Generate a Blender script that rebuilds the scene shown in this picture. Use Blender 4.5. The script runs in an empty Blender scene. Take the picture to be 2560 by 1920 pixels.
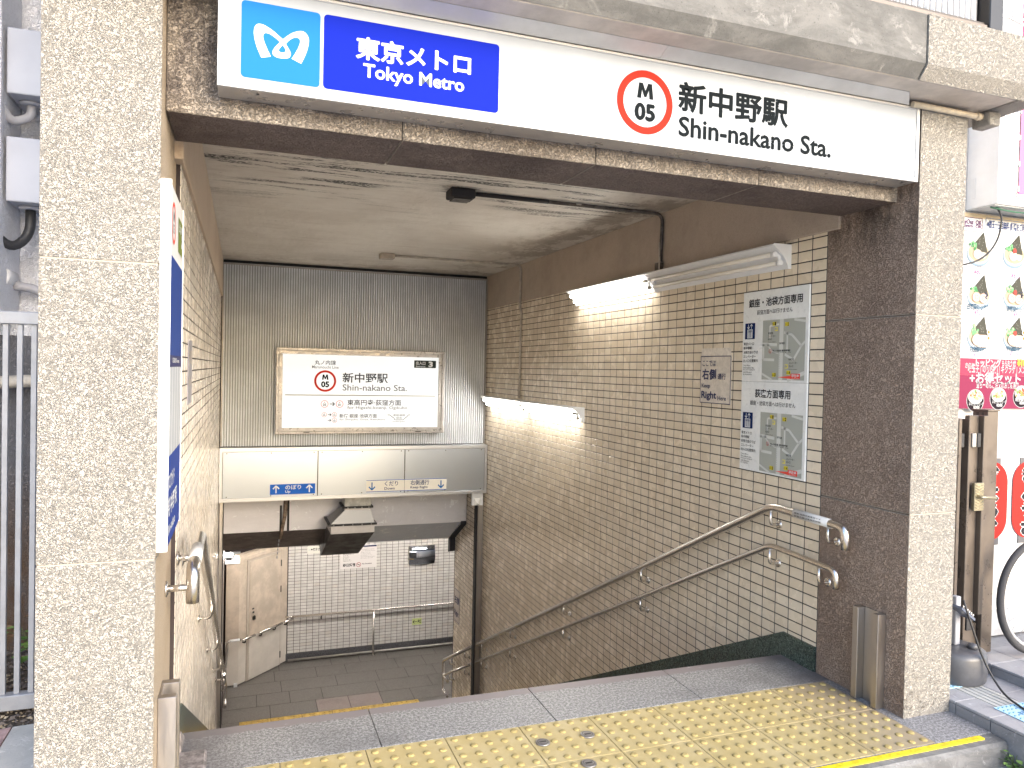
import bpy, bmesh, math, random
from math import sin, cos, pi, radians, sqrt
from mathutils import Vector, Matrix
from mathutils.geometry import tessellate_polygon
random.seed(7)
S = bpy.context.scene
COL = S.collection

# ------------------------------------------------------------------ camera, sky, sun, exposure
yaw, pitch, roll, FPX = 0.345104798, -0.0174899396, 0.0213262098, 1874.36
Fw = Vector((sin(yaw)*cos(pitch), cos(yaw)*cos(pitch), sin(pitch)))
R0 = Vector((cos(yaw), -sin(yaw), 0)); U0 = R0.cross(Fw)
Rt = cos(roll)*R0 + sin(roll)*U0; Up = -sin(roll)*R0 + cos(roll)*U0
CAM = Vector((0, 0, 1.4))
cd = bpy.data.cameras.new('camera'); cam = bpy.data.objects.new('camera', cd); COL.objects.link(cam)
cd.sensor_width = 36; cd.lens = FPX/2560*36; cd.clip_start = 0.05; cd.clip_end = 400
M = Matrix((Rt, Up, -Fw)).transposed().to_4x4(); M.translation = CAM
cam.matrix_world = M
S.camera = cam

SUN_EL, SUN_AZ = 24, 160           # azimuth measured from +Y (into the stairs) towards +X
w = bpy.data.worlds.new('World'); S.world = w; w.use_nodes = True
nt = w.node_tree; nt.nodes.clear()
wo = nt.nodes.new('ShaderNodeOutputWorld'); bg = nt.nodes.new('ShaderNodeBackground'); sk = nt.nodes.new('ShaderNodeTexSky')
sk.sky_type = 'NISHITA'; sk.sun_disc = False; sk.sun_elevation = radians(SUN_EL); sk.sun_rotation = radians(SUN_AZ)
sk.air_density = 1.0; sk.dust_density = 2.0; sk.ozone_density = 1.0
bg.inputs[1].default_value = 0.15
nt.links.new(sk.outputs[0], bg.inputs[0]); nt.links.new(bg.outputs[0], wo.inputs[0])
sd = bpy.data.lights.new('sun', 'SUN'); so = bpy.data.objects.new('sun', sd); COL.objects.link(so)
sd.energy = 0.55; sd.angle = radians(40); sd.color = (1.0, 0.975, 0.94)
dS = Vector((sin(radians(SUN_AZ))*cos(radians(SUN_EL)), cos(radians(SUN_AZ))*cos(radians(SUN_EL)), sin(radians(SUN_EL))))
so.rotation_euler = dS.to_track_quat('Z', 'Y').to_euler(); so.location = (6, -4, 8)
S.view_settings.view_transform = 'Standard'; S.view_settings.look = 'None'
S.view_settings.gamma = 1; S.view_settings.use_curve_mapping = False
S.view_settings.exposure = 2.0
S.render.engine = 'CYCLES'
S.cycles.max_bounces = 12; S.cycles.diffuse_bounces = 9; S.cycles.glossy_bounces = 4
S.cycles.sample_clamp_indirect = 6

# ------------------------------------------------------------------ materials
def nodes(name):
    m = bpy.data.materials.new(name); m.use_nodes = True
    t = m.node_tree; b = t.nodes['Principled BSDF']
    return m, t, b
class G:
    """tiny node-graph helper"""
    def __init__(s, t): s.t = t; s.co = None
    def n(s, k, **kw):
        x = s.t.nodes.new(k)
        for a, v in kw.items(): setattr(x, a, v)
        return x
    def l(s, a, b): s.t.links.new(a, b)
    def pos(s):
        if not s.co: s.co = s.n('ShaderNodeNewGeometry').outputs['Position']
        return s.co
    def map(s, sc):
        m = s.n('ShaderNodeMapping'); m.inputs['Scale'].default_value = sc; s.l(s.pos(), m.inputs[0]); return m.outputs[0]
    def noise(s, scale, detail=3, rough=.55, vec=None, dist=0):
        x = s.n('ShaderNodeTexNoise'); x.inputs['Scale'].default_value = scale; x.inputs['Detail'].default_value = detail
        x.inputs['Roughness'].default_value = rough; x.inputs['Distortion'].default_value = dist
        s.l(vec or s.pos(), x.inputs['Vector']); return x.outputs[0]
    def vor(s, scale, vec=None, feat='F1'):
        x = s.n('ShaderNodeTexVoronoi'); x.feature = feat; x.inputs['Scale'].default_value = scale
        s.l(vec or s.pos(), x.inputs['Vector']); return x
    def ramp(s, f, a, b, lo=0, hi=1):
        x = s.n('ShaderNodeMapRange'); x.interpolation_type = 'SMOOTHSTEP'
        x.inputs[1].default_value = a; x.inputs[2].default_value = b; x.inputs[3].default_value = lo; x.inputs[4].default_value = hi
        s.l(f, x.inputs[0]); return x.outputs[0]
    def math(s, op, a, b=None):
        x = s.n('ShaderNodeMath', operation=op)
        for i, v in enumerate((a, b)):
            if v is None: continue
            if isinstance(v, (int, float)): x.inputs[i].default_value = v
            else: s.l(v, x.inputs[i])
        return x.outputs[0]
    def mix(s, f, a, b, mode='MIX'):
        x = s.n('ShaderNodeMix', data_type='RGBA', blend_type=mode)
        for i, v in ((0, f), (6, a), (7, b)):
            if isinstance(v, (int, float)): x.inputs[i].default_value = v
            elif isinstance(v, tuple): x.inputs[i].default_value = (*v, 1) if len(v) == 3 else v
            else: s.l(v, x.inputs[i])
        return x.outputs[2]
    def bump(s, h, strength, dist, prev=None):
        x = s.n('ShaderNodeBump'); x.inputs['Strength'].default_value = strength; x.inputs['Distance'].default_value = dist
        s.l(h, x.inputs['Height'])
        if prev: s.l(prev, x.inputs['Normal'])
        return x.outputs[0]
    def sep(s):
        x = s.n('ShaderNodeSeparateXYZ'); s.l(s.pos(), x.inputs[0]); return x.outputs
MC = {}
def plain(name, col, rough=.5, metal=0.0, var=.0, vs=6, bump=0, bs=60, bd=.002, emit=0, spec=.5, coat=0):
    if name in MC: return MC[name]
    m, t, b = nodes(name); g = G(t)
    b.inputs['Base Color'].default_value = (*col, 1); b.inputs['Roughness'].default_value = rough; b.inputs['Metallic'].default_value = metal
    b.inputs['Specular IOR Level'].default_value = spec
    if coat: b.inputs['Coat Weight'].default_value = coat; b.inputs['Coat Roughness'].default_value = .12
    if var:
        f = g.ramp(g.noise(vs, 5, .65), .35, .68)
        c = g.mix(f, tuple(x*(1-var) for x in col), tuple(min(1, x*(1+var*.5)) for x in col))
        g.l(c, b.inputs['Base Color'])
        rr = g.ramp(g.noise(vs*2.3, 4), .3, .7, max(.02, rough-.1), min(1, rough+.12)); g.l(rr, b.inputs['Roughness'])
    if bump: g.l(g.bump(g.noise(bs, 4), bump, bd), b.inputs['Normal'])
    if emit:
        b.inputs['Emission Color'].default_value = (*col, 1); b.inputs['Emission Strength'].default_value = emit
    MC[name] = m; return m
def ink(col, emit=0, rough=.4):
    k = 'ink_%02x%02x%02x_%d' % (*[int(c*255) for c in col], int(emit*100))
    return plain(k, col, .55, emit=emit, spec=.03)
def stucco(name, col, crev, grime, gamt=.5, scale=120, strength=1.0, dist=.009, streaks=None):
    m, t, b = nodes(name); g = G(t)
    n = g.noise(scale*.62, 2.5, .55, dist=1.1)
    ridge = g.ramp(g.math('ABSOLUTE', g.math('SUBTRACT', n, .5)), .0, .06)      # worm-like creases
    pit = g.ramp(g.noise(scale*1.5, 2, .6), .30, .5)
    h = g.math('ADD', g.math('MULTIPLY', ridge, .7), g.math('MULTIPLY', g.math('ADD', n, g.math('MULTIPLY', pit, .5)), .8))
    cr = g.math('MULTIPLY', g.ramp(ridge, -.35, .32), g.ramp(pit, 0, 1, .72, 1))
    c = g.mix(cr, crev, col)  # darker creases: grime, plus the relief's shadow lines put into the colour
    big = g.ramp(g.noise(2.2, 6, .7), .42, .72, 0, gamt)
    c = g.mix(big, c, grime)
    fine = g.ramp(g.noise(14, 5, .7), .5, .8, 0, gamt*.6)
    c = g.mix(fine, c, grime)
    if streaks: c = streaks(g, c)
    g.l(c, b.inputs['Base Color']); b.inputs['Roughness'].default_value = .85; b.inputs['Specular IOR Level'].default_value = .25
    g.l(g.bump(h, strength, dist), b.inputs['Normal'])
    MC[name] = m; return m

def soot_near(z0, z1, col=(.03, .028, .03), amt=.8):
    """run-off soot that hangs below an edge, broken up by noise"""
    def f(g, c):
        z = g.sep()[2]
        k = g.ramp(z, z0, z1)
        nn = g.ramp(g.noise(1.0, 5, .7, g.map((9, 9, 2.5))), .36, .62)
        return g.mix(g.math('MULTIPLY', g.math('MULTIPLY', k, nn), amt), c, col)
    return f
def foot_dirt(z1, col=(.09, .075, .06), amt=.7):
    def f(g, c):
        z = g.sep()[2]
        k = g.ramp(z, 0, z1, 1, 0)
        nn = g.ramp(g.noise(34, 5, .7), .52, .66)
        return g.mix(g.math('MULTIPLY', g.math('MULTIPLY', k, nn), amt), c, col)
    return f
ST_FRONT = stucco('stucco_beige', (.475, .445, .40), (.305, .28, .245), (.40, .365, .32), .3, scale=185, streaks=foot_dirt(.35))
ST_INL = stucco('stucco_tan_inner', (.46, .38, .29), (.25, .20, .15), (.33, .25, .16), .5, scale=210, strength=.6)
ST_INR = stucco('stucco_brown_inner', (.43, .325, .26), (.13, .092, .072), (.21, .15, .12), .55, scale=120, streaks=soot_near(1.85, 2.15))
ST_LINT = stucco('stucco_lintel_front', (.38, .335, .285), (.13, .105, .085), (.19, .155, .125), .6, scale=120, streaks=soot_near(2.15, 2.235, (.06, .05, .055), .8))
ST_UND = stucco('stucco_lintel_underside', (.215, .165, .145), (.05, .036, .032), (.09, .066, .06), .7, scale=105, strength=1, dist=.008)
ST_BEAM = stucco('plaster_beam_brown', (.48, .405, .335), (.24, .19, .155), (.31, .255, .21), .5, scale=170, strength=.45, dist=.003)
ST_BEAML = stucco('plaster_beam_tan', (.50, .41, .32), (.38, .30, .23), (.36, .28, .21), .5, scale=110, strength=.25, dist=.002)
ST_OUT = stucco('stucco_white', (.84, .85, .90), (.62, .63, .68), (.6, .6, .64), .3, scale=90, strength=.8)
def outdirt(g, c):
    z = g.sep()[2]
    k = g.ramp(z, .35, 1.0, 1, 0); nn = g.ramp(g.noise(5, 6, .7, g.map((1, 1, .35))), .2, .6)
    c = g.mix(g.math('MULTIPLY', k, nn), c, (.17, .10, .055))
    return c
ST_LOW = stucco('stucco_grey_low', (.24, .24, .26), (.13, .13, .15), (.15, .12, .10), .4, scale=170, strength=1, streaks=outdirt)

def mk_ceiling():
    m, t, b = nodes('ceiling_paint'); g = G(t)
    y = g.sep()[1]
    c = g.mix(g.ramp(g.noise(1.6, 6, .65), .35, .7), (.68, .65, .60), (.57, .53, .48))
    c = g.mix(g.ramp(g.noise(5, 6, .7, g.map((.5, 2.4, 1))), .5, .75, 0, .5), c, (.42, .375, .325))
    st = g.ramp(g.noise(1.0, 6, .75, g.map((.9, 9, 1)), dist=.5), .53, .575)
    patch = g.ramp(g.noise(.9, 2, .5, g.map((1, 1.3, 1))), .42, .52)
    band = g.ramp(y, 4.3, 5.3, 1, 0)
    st = g.math('MULTIPLY', g.math('MULTIPLY', st, band), patch)
    brk = g.ramp(g.noise(60, 3, .6), .3, .55)
    c = g.mix(g.math('MULTIPLY', st, brk), c, (.02, .018, .018))
    sp = g.ramp(g.noise(26, 4, .7), .66, .72); c = g.mix(g.math('MULTIPLY', sp, .6), c, (.06, .05, .04))
    x = g.sep()[0]
    rk = g.math('MULTIPLY', g.ramp(x, 1.7, 2.5), g.ramp(g.noise(2.6, 6, .75, g.map((1.5, .8, 1))), .46, .58, 0, .7)); c = g.mix(rk, c, (.24, .195, .155))
    lf = g.math('MULTIPLY', g.ramp(y, 7.2, 8.0), g.ramp(g.noise(4, 6, .75), .45, .6, 0, .5)); c = g.mix(lf, c, (.30, .26, .21))
    g.l(c, b.inputs['Base Color']); b.inputs['Roughness'].default_value = .6
    h = g.math('ADD', g.noise(170, 3), g.math('MULTIPLY', g.noise(9, 4, .6, g.map((1.5, .8, 1))), 4))
    g.l(g.bump(h, .5, .004), b.inputs['Normal'])
    return m
CEIL = mk_ceiling()

def mk_concrete(name, a, bb, dark, rough=.8, dscale=1.0):
    m, t, b = nodes(name); g = G(t)
    n1 = g.ramp(g.noise(3.2*dscale, 8, .72, g.map((1, 1, 2.2)), dist=.6), .36, .66)
    c = g.mix(n1, a, bb)
    c = g.mix(g.ramp(g.noise(9*dscale, 8, .75, dist=.8), .56, .66, 0, .8), c, tuple(min(1, x*1.5) for x in bb))
    c = g.mix(g.ramp(g.noise(6*dscale, 6, .7), .62, .72, 0, .7), c, dark)
    c = g.mix(g.ramp(g.noise(120, 3, .6), .62, .72, 0, .6), c, dark)
    g.l(c, b.inputs['Base Color']); b.inputs['Roughness'].default_value = rough
    g.l(g.bump(g.noise(70, 6, .7), .5, .003), b.inputs['Normal'])
    MC[name] = m; return m
CONC = mk_concrete('weathered_concrete', (.095, .094, .09), (.165, .162, .155), (.045, .044, .042))
PAVE = mk_concrete('paving_grey', (.22, .22, .235), (.30, .30, .315), (.14, .14, .15), .65)
STREET = mk_concrete('street_concrete', (.36, .355, .345), (.48, .47, .46), (.20, .20, .20), .85)
SOFF = plain('soffit_paint', (.52, .46, .40), .6, var=.2, vs=7, bump=.2, bs=120)
BWALL = mk_concrete('beam_paint_white', (.68, .65, .66), (.74, .71, .72), (.55, .52, .52), .5, .8)
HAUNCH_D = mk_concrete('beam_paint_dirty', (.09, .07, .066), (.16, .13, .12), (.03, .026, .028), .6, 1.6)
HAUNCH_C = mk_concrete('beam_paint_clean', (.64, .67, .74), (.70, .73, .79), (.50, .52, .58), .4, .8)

def mk_granite(name, cols, sc, rough=.5, purple=False):
    m, t, b = nodes(name); g = G(t)
    v = g.vor(sc); n = g.noise(sc*.9, 4, .8)
    f = g.ramp(n, .42, .58)
    c = g.mix(f, cols[0], cols[1])
    c = g.mix(g.ramp(g.noise(sc*1.6, 3, .7), .56, .62), c, cols[2])
    c = g.mix(g.ramp(g.noise(2.0, 5, .7), .5, .75, 0, .55), c, tuple(x*.55 for x in cols[0]))
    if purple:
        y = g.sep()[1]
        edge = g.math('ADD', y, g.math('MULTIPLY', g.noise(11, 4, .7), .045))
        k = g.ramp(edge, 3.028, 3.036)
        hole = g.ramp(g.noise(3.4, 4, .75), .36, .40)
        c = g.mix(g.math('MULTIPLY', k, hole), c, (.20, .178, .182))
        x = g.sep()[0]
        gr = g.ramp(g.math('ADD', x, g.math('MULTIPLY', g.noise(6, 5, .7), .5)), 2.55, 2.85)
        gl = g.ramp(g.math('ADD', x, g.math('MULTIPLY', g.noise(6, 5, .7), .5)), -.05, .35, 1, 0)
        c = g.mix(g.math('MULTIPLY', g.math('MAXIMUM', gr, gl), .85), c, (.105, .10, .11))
    g.l(c, b.inputs['Base Color']); b.inputs['Roughness'].default_value = rough
    g.l(g.bump(g.noise(sc, 3), .12, .001), b.inputs['Normal'])
    MC[name] = m; return m
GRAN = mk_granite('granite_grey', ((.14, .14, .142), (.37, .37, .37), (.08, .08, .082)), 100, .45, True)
GRANP = mk_granite('granite_apron', ((.14, .14, .15), (.34, .34, .35), (.085, .085, .095)), 100, .5)
GREEN = mk_granite('green_terrazzo', ((.02, .032, .027), (.065, .095, .08), (.16, .20, .18)), 110, .25)
BLKG = mk_granite('dark_terrazzo', ((.03, .03, .035), (.09, .09, .10), (.2, .2, .2)), 130, .4)
FLOORD = mk_granite('landing_granite', ((.10, .092, .085), (.17, .16, .15), (.06, .055, .05)), 120, .45)
FLOORP = mk_granite('landing_patch', ((.20, .165, .155), (.25, .21, .20), (.13, .11, .10)), 120, .45)

def mk_tile(name, cols, rough=.18, gx=.0995, gz=.0537, axis=1, spec=.5, band=.25):
    """glazed tile: every tile its own tone, picked by the grid cell it sits in"""
    m, t, b = nodes(name); g = G(t)
    s = g.sep()
    a = g.math('FLOOR', g.math('DIVIDE', g.math('SUBTRACT', s[axis], 2.835 if axis == 1 else .73), gx)); z = g.math('FLOOR', g.math('DIVIDE', g.math('SUBTRACT', s[2], 1.855 if axis == 1 else -3.2), gz))
    cb = g.n('ShaderNodeCombineXYZ'); g.l(a, cb.inputs[0]); g.l(z, cb.inputs[1])
    wn = g.n('ShaderNodeTexWhiteNoise', noise_dimensions='2D'); g.l(cb.outputs[0], wn.inputs[0])
    r = wn.outputs[0]
    c = g.mix(r, cols[0], cols[1])
    c = g.mix(g.ramp(r, .80, 1.0, 0, .45), c, cols[2])
    cloud = g.ramp(g.noise(16, 4, .65), .35, .75, 0, band)
    c = g.mix(cloud, c, tuple(x*.80 for x in cols[0]))
    run = g.ramp(g.noise(1.0, 6, .75, g.map((26, 26, 1.3))), .62, .75, 0, .35)
    c = g.mix(run, c, tuple(x*.5 for x in cols[0]))
    g.l(c, b.inputs['Base Color'])
    rr = g.ramp(g.noise(7, 4), .3, .7, rough, rough+.14); g.l(rr, b.inputs['Roughness'])
    b.inputs['Specular IOR Level'].default_value = spec
    # slight tilt per tile + wavy glaze
    hh = g.math('ADD', g.math('MULTIPLY', g.noise(22, 2), 1.0), g.math('MULTIPLY', g.noise(180, 2), .05))
    g.l(g.bump(hh, .12, .006), b.inputs['Normal'])
    MC[name] = m; return m
TILE_R = mk_tile('glazed_tile_beige', ((.69, .59, .455), (.77, .68, .55), (.61, .50, .36)))
TILE_L = mk_tile('glazed_tile_left', ((.66, .60, .52), (.74, .68, .60), (.60, .53, .44)))
TILE_F = mk_tile('glazed_tile_far', ((.57, .55, .53), (.65, .63, .61), (.54, .48, .41)), gx=.0982, gz=.0503, axis=0)
GROUT = plain('grout_dark', (.035, .026, .026), .9)

def mk_steel(name, col, rough, aniso=(1, 1, 60), amt=.15, scr=0, bump=.05):
    m, t, b = nodes(name); g = G(t)
    n = g.noise(6, 5, .7, g.map(aniso))
    b.inputs['Metallic'].default_value = 1
    c = g.mix(g.ramp(n, .3, .7), tuple(x*.88 for x in col), col)
    st = g.ramp(g.noise(4, 6, .7), .5, .8, 0, .35); c = g.mix(st, c, tuple(x*.6 for x in col))
    g.l(c, b.inputs['Base Color'])
    rr = g.ramp(n, .3, .7, rough, rough+amt)
    if scr:
        s = g.ramp(g.noise(9, 6, .8, dist=2.5), .62, .66, 0, scr); rr = g.math('ADD', rr, s)
    g.l(rr, b.inputs['Roughness'])
    g.l(g.bump(n, bump, .001), b.inputs['Normal'])
    if False:
        b.inputs['Anisotropic'].default_value = .8; tg = g.n('ShaderNodeTangent'); tg.direction_type = 'RADIAL'; tg.axis = 'Y'; cv = g.n('ShaderNodeCombineXYZ'); cv.inputs[0].default_value = 1; g.l(cv.outputs[0], b.inputs['Tangent'])
    MC[name] = m; return m
STEEL = plain('stainless_rail', (.74, .71, .68), .27, 1.0)
PANEL = plain('stainless_panel', (.55, .61, .71), .28, 1.0)
FRAME = plain('stainless_frame', (.56, .58, .63), .34, 1.0)
ALU = plain('aluminium_grey', (.55, .545, .535), .45, .25, .10, 5)
ALUD = plain('aluminium_dull', (.42, .40, .38), .42, .7, .15, 9)
CORR = plain('corrugated_grey', (.76, .79, .83), .48, .08, .12, 3)
TRACK = mk_steel('track_steel', (.50, .47, .45), .32, (6, 6, 1))
WHITEP = plain('white_enamel', (.78, .79, .81), .4, var=.03, vs=5)
PVC = plain('conduit_pvc', (.47, .43, .38), .5, var=.25, vs=14)
PVCD = plain('conduit_sooty', (.11, .095, .085), .6, var=.5, vs=20)
BLACK = plain('black_rubber', (.025, .025, .028), .55, var=.2, vs=20)
SOOT = plain('soot_black', (.018, .016, .018), .7)
BROWN = plain('brown_anodised', (.15, .125, .105), .35, .45, .15, 5)
BROWND = plain('brown_dark_groove_shade', (.06, .05, .045), .5)  # dark brown of hinges and brackets, also painted as shade in grooves
BRASS = plain('aged_bronze', (.36, .32, .22), .38, .7, .2, 30)
GATEM = plain('gate_paint_grey', (.30, .31, .34), .4, .1, .12, 9)
BOXG = plain('meter_box_grey', (.36, .37, .42), .45, var=.06, vs=3)
DOORP = plain('door_paint_cream', (.52, .44, .36), .42, var=.2, vs=4)
DOORW = plain('door_paint_lower', (.62, .575, .52), .42, var=.08, vs=4)
RED = (.45, .025, .015)
TUBE_ON = plain('tube_lit', (1, .95, .87), .3, emit=8.5)
TUBE_OFF = plain('tube_unlit', (.72, .68, .62), .25)
LAMP_ON = plain('landing_lamp', (1, .94, .86), .3, emit=30)
FACE_BIG = plain('sign_acrylic_white', (.30, .325, .36), .45, emit=.045, var=.04, vs=3)
FACE_BOX = plain('lightbox_acrylic', (.62, .66, .70), .4, emit=.20)

# ------------------------------------------------------------------ geometry helpers
WL = {}
class MB:
    def __init__(s): s.bm = bmesh.new(); s.mats = []
    def mi(s, m):
        if m not in s.mats: s.mats.append(m)
        return s.mats.index(m)
    def box(s, x0, x1, y0, y1, z0, z1, m, bev=0, seg=1, faces=None):
        vs = [s.bm.verts.new(p) for p in ((x0, y0, z0), (x1, y0, z0), (x1, y1, z0), (x0, y1, z0), (x0, y0, z1), (x1, y0, z1), (x1, y1, z1), (x0, y1, z1))]
        i = s.mi(m); fs = []
        for k, q in (('-z', (0, 3, 2, 1)), ('+z', (4, 5, 6, 7)), ('-y', (0, 1, 5, 4)), ('+x', (1, 2, 6, 5)), ('+y', (2, 3, 7, 6)), ('-x', (3, 0, 4, 7))):
            f = s.bm.faces.new([vs[a] for a in q]); f.material_index = i; fs.append(f)
            if faces and k in faces: f.material_index = s.mi(faces[k])
        if bev:
            es = {e for f in fs for e in f.edges}
            bmesh.ops.bevel(s.bm, geom=list(es), offset=bev, segments=seg, affect='EDGES', profile=.5)
        return s
    def prism(s, pts, axis, a, b, m):
        """polygon pts in the other two axes, extruded along axis from a to b"""
        def mk(p, t):
            if axis == 'x': return (t, p[0], p[1])
            if axis == 'y': return (p[0], t, p[1])
            return (p[0], p[1], t)
        A = [s.bm.verts.new(mk(p, a)) for p in pts]; B = [s.bm.verts.new(mk(p, b)) for p in pts]
        i = s.mi(m); n = len(pts); fs = [s.bm.faces.new(A), s.bm.faces.new(B[::-1])]
        for k in range(n): fs.append(s.bm.faces.new((A[k], B[k], B[(k+1) % n], A[(k+1) % n])))
        for f in fs: f.material_index = i
        return s
    def quadbox(s, q, n, th, m):
        """four 3-D corner points extruded by th along -n"""
        n = Vector(n).normalized()
        A = [s.bm.verts.new(Vector(p)) for p in q]; B = [s.bm.verts.new(Vector(p)-n*th) for p in q]
        i = s.mi(m); k = len(q); fs = [s.bm.faces.new(A), s.bm.faces.new(B[::-1])]
        for j in range(k): fs.append(s.bm.faces.new((A[j], B[j], B[(j+1) % k], A[(j+1) % k])))
        for f in fs: f.material_index = i
        return s
    def tube(s, path, r, m, seg=12, caps=True, fillet=0, fs=5, closed=False):
        P = [Vector(p) for p in path]
        if fillet:
            Q = [P[0]]
            for i in range(1, len(P)-1):
                a, b, c = P[i-1], P[i], P[i+1]; d1 = (a-b); d2 = (c-b)
                f = min(fillet, d1.length*.49, d2.length*.49); d1.normalize(); d2.normalize()
                p1 = b+d1*f; p2 = b+d2*f
                for k in range(fs+1):
                    t = k/fs; Q.append((1-t)**2*p1+2*t*(1-t)*b+t*t*p2)
            Q.append(P[-1]); P = Q
        i = s.mi(m); rings = []; up = None; n = len(P)
        for k, p in enumerate(P):
            if closed: d = (P[(k+1) % n]-P[k-1])
            else: d = (P[min(k+1, n-1)]-P[max(k-1, 0)])
            d.normalize()
            if up is None: up = Vector((0, 0, 1)) if abs(d.z) < .9 else Vector((1, 0, 0))
            side = d.cross(up); side.normalize(); up = side.cross(d); up.normalize()
            rr = r[k] if isinstance(r, (list, tuple)) else r
            rings.append([s.bm.verts.new(p+(side*cos(2*pi*j/seg)+up*sin(2*pi*j/seg))*rr) for j in range(seg)])
        for k in range(n if closed else n-1):
            A, B = rings[k], rings[(k+1) % n]
            for j in range(seg):
                f = s.bm.faces.new((A[j], A[(j+1) % seg], B[(j+1) % seg], B[j])); f.material_index = i; f.smooth = True
        if caps and not closed:
            f = s.bm.faces.new(rings[0][::-1]); f.material_index = i
            f = s.bm.faces.new(rings[-1]); f.material_index = i
        return s
    def lathe(s, prof, c, m, seg=24, axis='z'):
        i = s.mi(m); rings = []
        for r, h in prof:
            ring = []
            for j in range(seg):
                a = 2*pi*j/seg; u, v = r*cos(a), r*sin(a)
                p = (u, v, h) if axis == 'z' else ((h, u, v) if axis == 'x' else (u, h, v))
                ring.append(s.bm.verts.new((c[0]+p[0], c[1]+p[1], c[2]+p[2])))
            rings.append(ring)
        for k in range(len(rings)-1):
            for j in range(seg):
                f = s.bm.faces.new((rings[k][j], rings[k][(j+1) % seg], rings[k+1][(j+1) % seg], rings[k+1][j])); f.material_index = i; f.smooth = True
        for rg in (rings[0], rings[-1]):
            f = s.bm.faces.new(rg); f.material_index = i
        return s
    def poly(s, pts, m):
        f = s.bm.faces.new([s.bm.verts.new(p) for p in pts]); f.material_index = s.mi(m); return s
    def build(s, name, parent=None, label=None, cat=None, group=None, kind=None, origin=None):
        bmesh.ops.recalc_face_normals(s.bm, faces=s.bm.faces[:])
        me = bpy.data.meshes.new(name); 
        if parent is not None: off = WL[parent.name]
        elif origin is not None: off = Vector(origin)
        else:
            vs = s.bm.verts; xs = [v.co.x for v in vs]; ys = [v.co.y for v in vs]; zs = [v.co.z for v in vs]
            off = Vector(((min(xs)+max(xs))/2, (min(ys)+max(ys))/2, min(zs)))
        for v in s.bm.verts: v.co -= off
        s.bm.to_mesh(me); s.bm.free()
        for m in s.mats: me.materials.append(m)
        o = bpy.data.objects.new(name, me); COL.objects.link(o)
        WL[o.name] = off
        if parent is not None: o.parent = parent
        else: o.location = off
        tag(o, label, cat, group, kind)
        return o
def tag(o, label=None, cat=None, group=None, kind=None):
    if label: o['label'] = label
    if cat: o['category'] = cat
    if group: o['group'] = group
    if kind: o['kind'] = kind
def thing(name, loc, label, cat, group=None):
    o = bpy.data.objects.new(name, None); COL.objects.link(o); o.location = loc; o.empty_display_size = .1
    WL[o.name] = Vector(loc); tag(o, label, cat, group); return o

# --- flat printing on a plane
TXT = {}
def text_mesh(s, bold):
    k = (s, bold)
    if k not in TXT:
        c = bpy.data.curves.new('t', 'FONT'); c.body = s; c.size = 1; c.resolution_u = 3; c.offset = bold
        o = bpy.data.objects.new('t', c); me = bpy.data.meshes.new_from_object(o)
        vs = [(v.co.x, v.co.y) for v in me.vertices]; fs = [tuple(p.vertices) for p in me.polygons]
        bpy.data.meshes.remove(me); bpy.data.objects.remove(o); bpy.data.curves.remove(c)
        x0 = min(v[0] for v in vs); x1 = max(v[0] for v in vs); y0 = min(v[1] for v in vs); y1 = max(v[1] for v in vs)
        TXT[k] = ([((x-x0)/(x1-x0), (y-y0)/(y1-y0)) for x, y in vs], fs, (x1-x0)/(y1-y0))
    return TXT[k]
MG = [(0, 0), (.10, 1), (.34, 1), (.5, .50), (.66, 1), (.90, 1), (1, 0), (.76, 0), (.71, .56), (.57, .10), (.43, .10), (.29, .56), (.24, 0)]
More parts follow.
